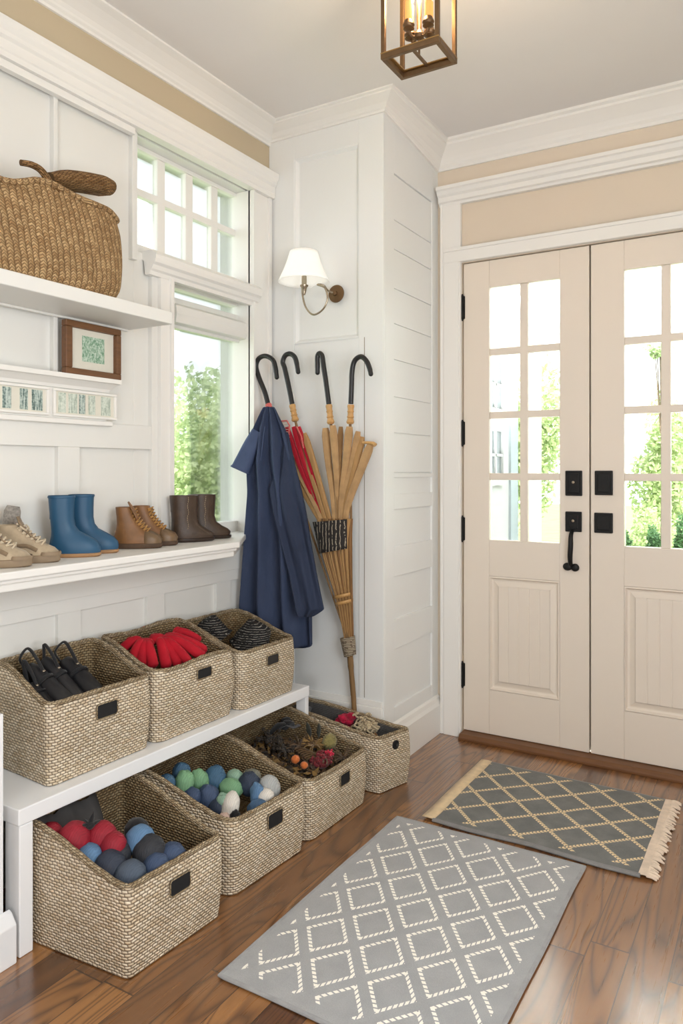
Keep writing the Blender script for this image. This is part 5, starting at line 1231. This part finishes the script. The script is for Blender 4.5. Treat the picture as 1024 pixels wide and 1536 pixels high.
# ================================================================== LIGHT
wd = bpy.data.worlds.new('sky'); SC.world = wd; wd.use_nodes = True; nt = wd.node_tree; bg = nt.nodes['Background']
tc = nt.nodes.new('ShaderNodeTexCoord'); sp_ = nt.nodes.new('ShaderNodeSeparateXYZ'); nt.links.new(tc.outputs['Generated'], sp_.inputs[0])
rp = nt.nodes.new('ShaderNodeValToRGB'); rp.color_ramp.elements[0].position = .45; rp.color_ramp.elements[0].color = (.90, .95, .97, 1); rp.color_ramp.elements[1].position = 1; rp.color_ramp.elements[1].color = (.86, .93, 1, 1)
nt.links.new(sp_.outputs[2], rp.inputs[0]); nt.links.new(rp.outputs[0], bg.inputs[0]); bg.inputs[1].default_value = 4.0
def light(name, typ, loc, rot=(0, 0, 0), **kw):
    d = bpy.data.lights.new(name, typ)
    for k, v in kw.items(): setattr(d, k, v)
    o = bpy.data.objects.new(name, d); COL.objects.link(o); o.location = loc; o.rotation_euler = rot; return o
def aim(o, tgt): o.rotation_euler = (Vector(tgt) - o.location).to_track_quat('-Z', 'Y').to_euler()
s = light('sun_lamp', 'SUN', (0, 0, 6), energy=7, angle=.03, color=(1, .96, .88)); aim(s, Vector((0, 0, 6)) + Vector((-.35, .55, -.85)))
a = light('side_window_lamp', 'AREA', (2.70, 1.0, 1.30), energy=66, shape='RECTANGLE', size=1.5, size_y=1.5, color=(.88, .945, 1)); aim(a, (.3, 1.9, .85))
a = light('room_fill_lamp', 'AREA', (2.35, -1.45, 1.9), energy=8, shape='RECTANGLE', size=1.6, size_y=1.4, color=(.90, .96, 1)); aim(a, (.9, 2.4, 1.2))
a = light('ceiling_fill', 'AREA', (2.2, -1.2, .9), energy=36, shape='DISK', size=.8, color=(.96, .97, 1)); aim(a, (1.7, .2, 2.76))  # added unseen fill that brightens the ceiling, not a fitting of the room
a = light('porch_bounce_fill', 'AREA', (1.5, 3.52, .25), energy=1100, shape='RECTANGLE', size=1.7, size_y=.3, color=(.96, .98, 1), spread=math.radians(75)); aim(a, (1.5, 4.75, 2.56))  # added unseen light, stands in for sunlit porch bounce and feeds floor glare
light('lantern_lamp', 'POINT', (cx, cy, lz0 + .20), energy=10, shadow_soft_size=.03, color=(1, .72, .42))
for nm, loc, tgt, sx, sy in (('window_portal', (-.12, 2.33, 1.5), (1, 2.33, 1.5), .6, 1.1), ('transom_portal', (-.12, 2.27, 2.26), (1, 2.27, 2.26), .62, .42), ('door_portal', (1.31, YB + .16, 1.5), (1.31, 0, 1.5), 1.1, 1.3)):
    o = light(nm, 'AREA', loc, shape='RECTANGLE', size=sx, size_y=sy); o.data.cycles.is_portal = True; aim(o, tgt)

# ================================================================== CAMERA
cd = bpy.data.cameras.new('camera'); co = bpy.data.objects.new('camera', cd); COL.objects.link(co)
co.location = CAM; co.rotation_euler = (pi / 2, 0, YAW); cd.sensor_fit = 'HORIZONTAL'; cd.sensor_width = 36; cd.lens = FPX / 1024 * 36
cd.shift_x = 0; cd.shift_y = -(768 - HZ) / 1024; cd.clip_start = .02; cd.clip_end = 200
SC.camera = co
SC.view_settings.view_transform = 'Standard'; SC.view_settings.look = 'None'; SC.view_settings.exposure = -.16; SC.view_settings.gamma = 1
SC.cycles.max_bounces = 10; SC.cycles.diffuse_bounces = 5; SC.cycles.transparent_max_bounces = 12; SC.cycles.sample_clamp_indirect = 8; SC.cycles.use_denoising = True
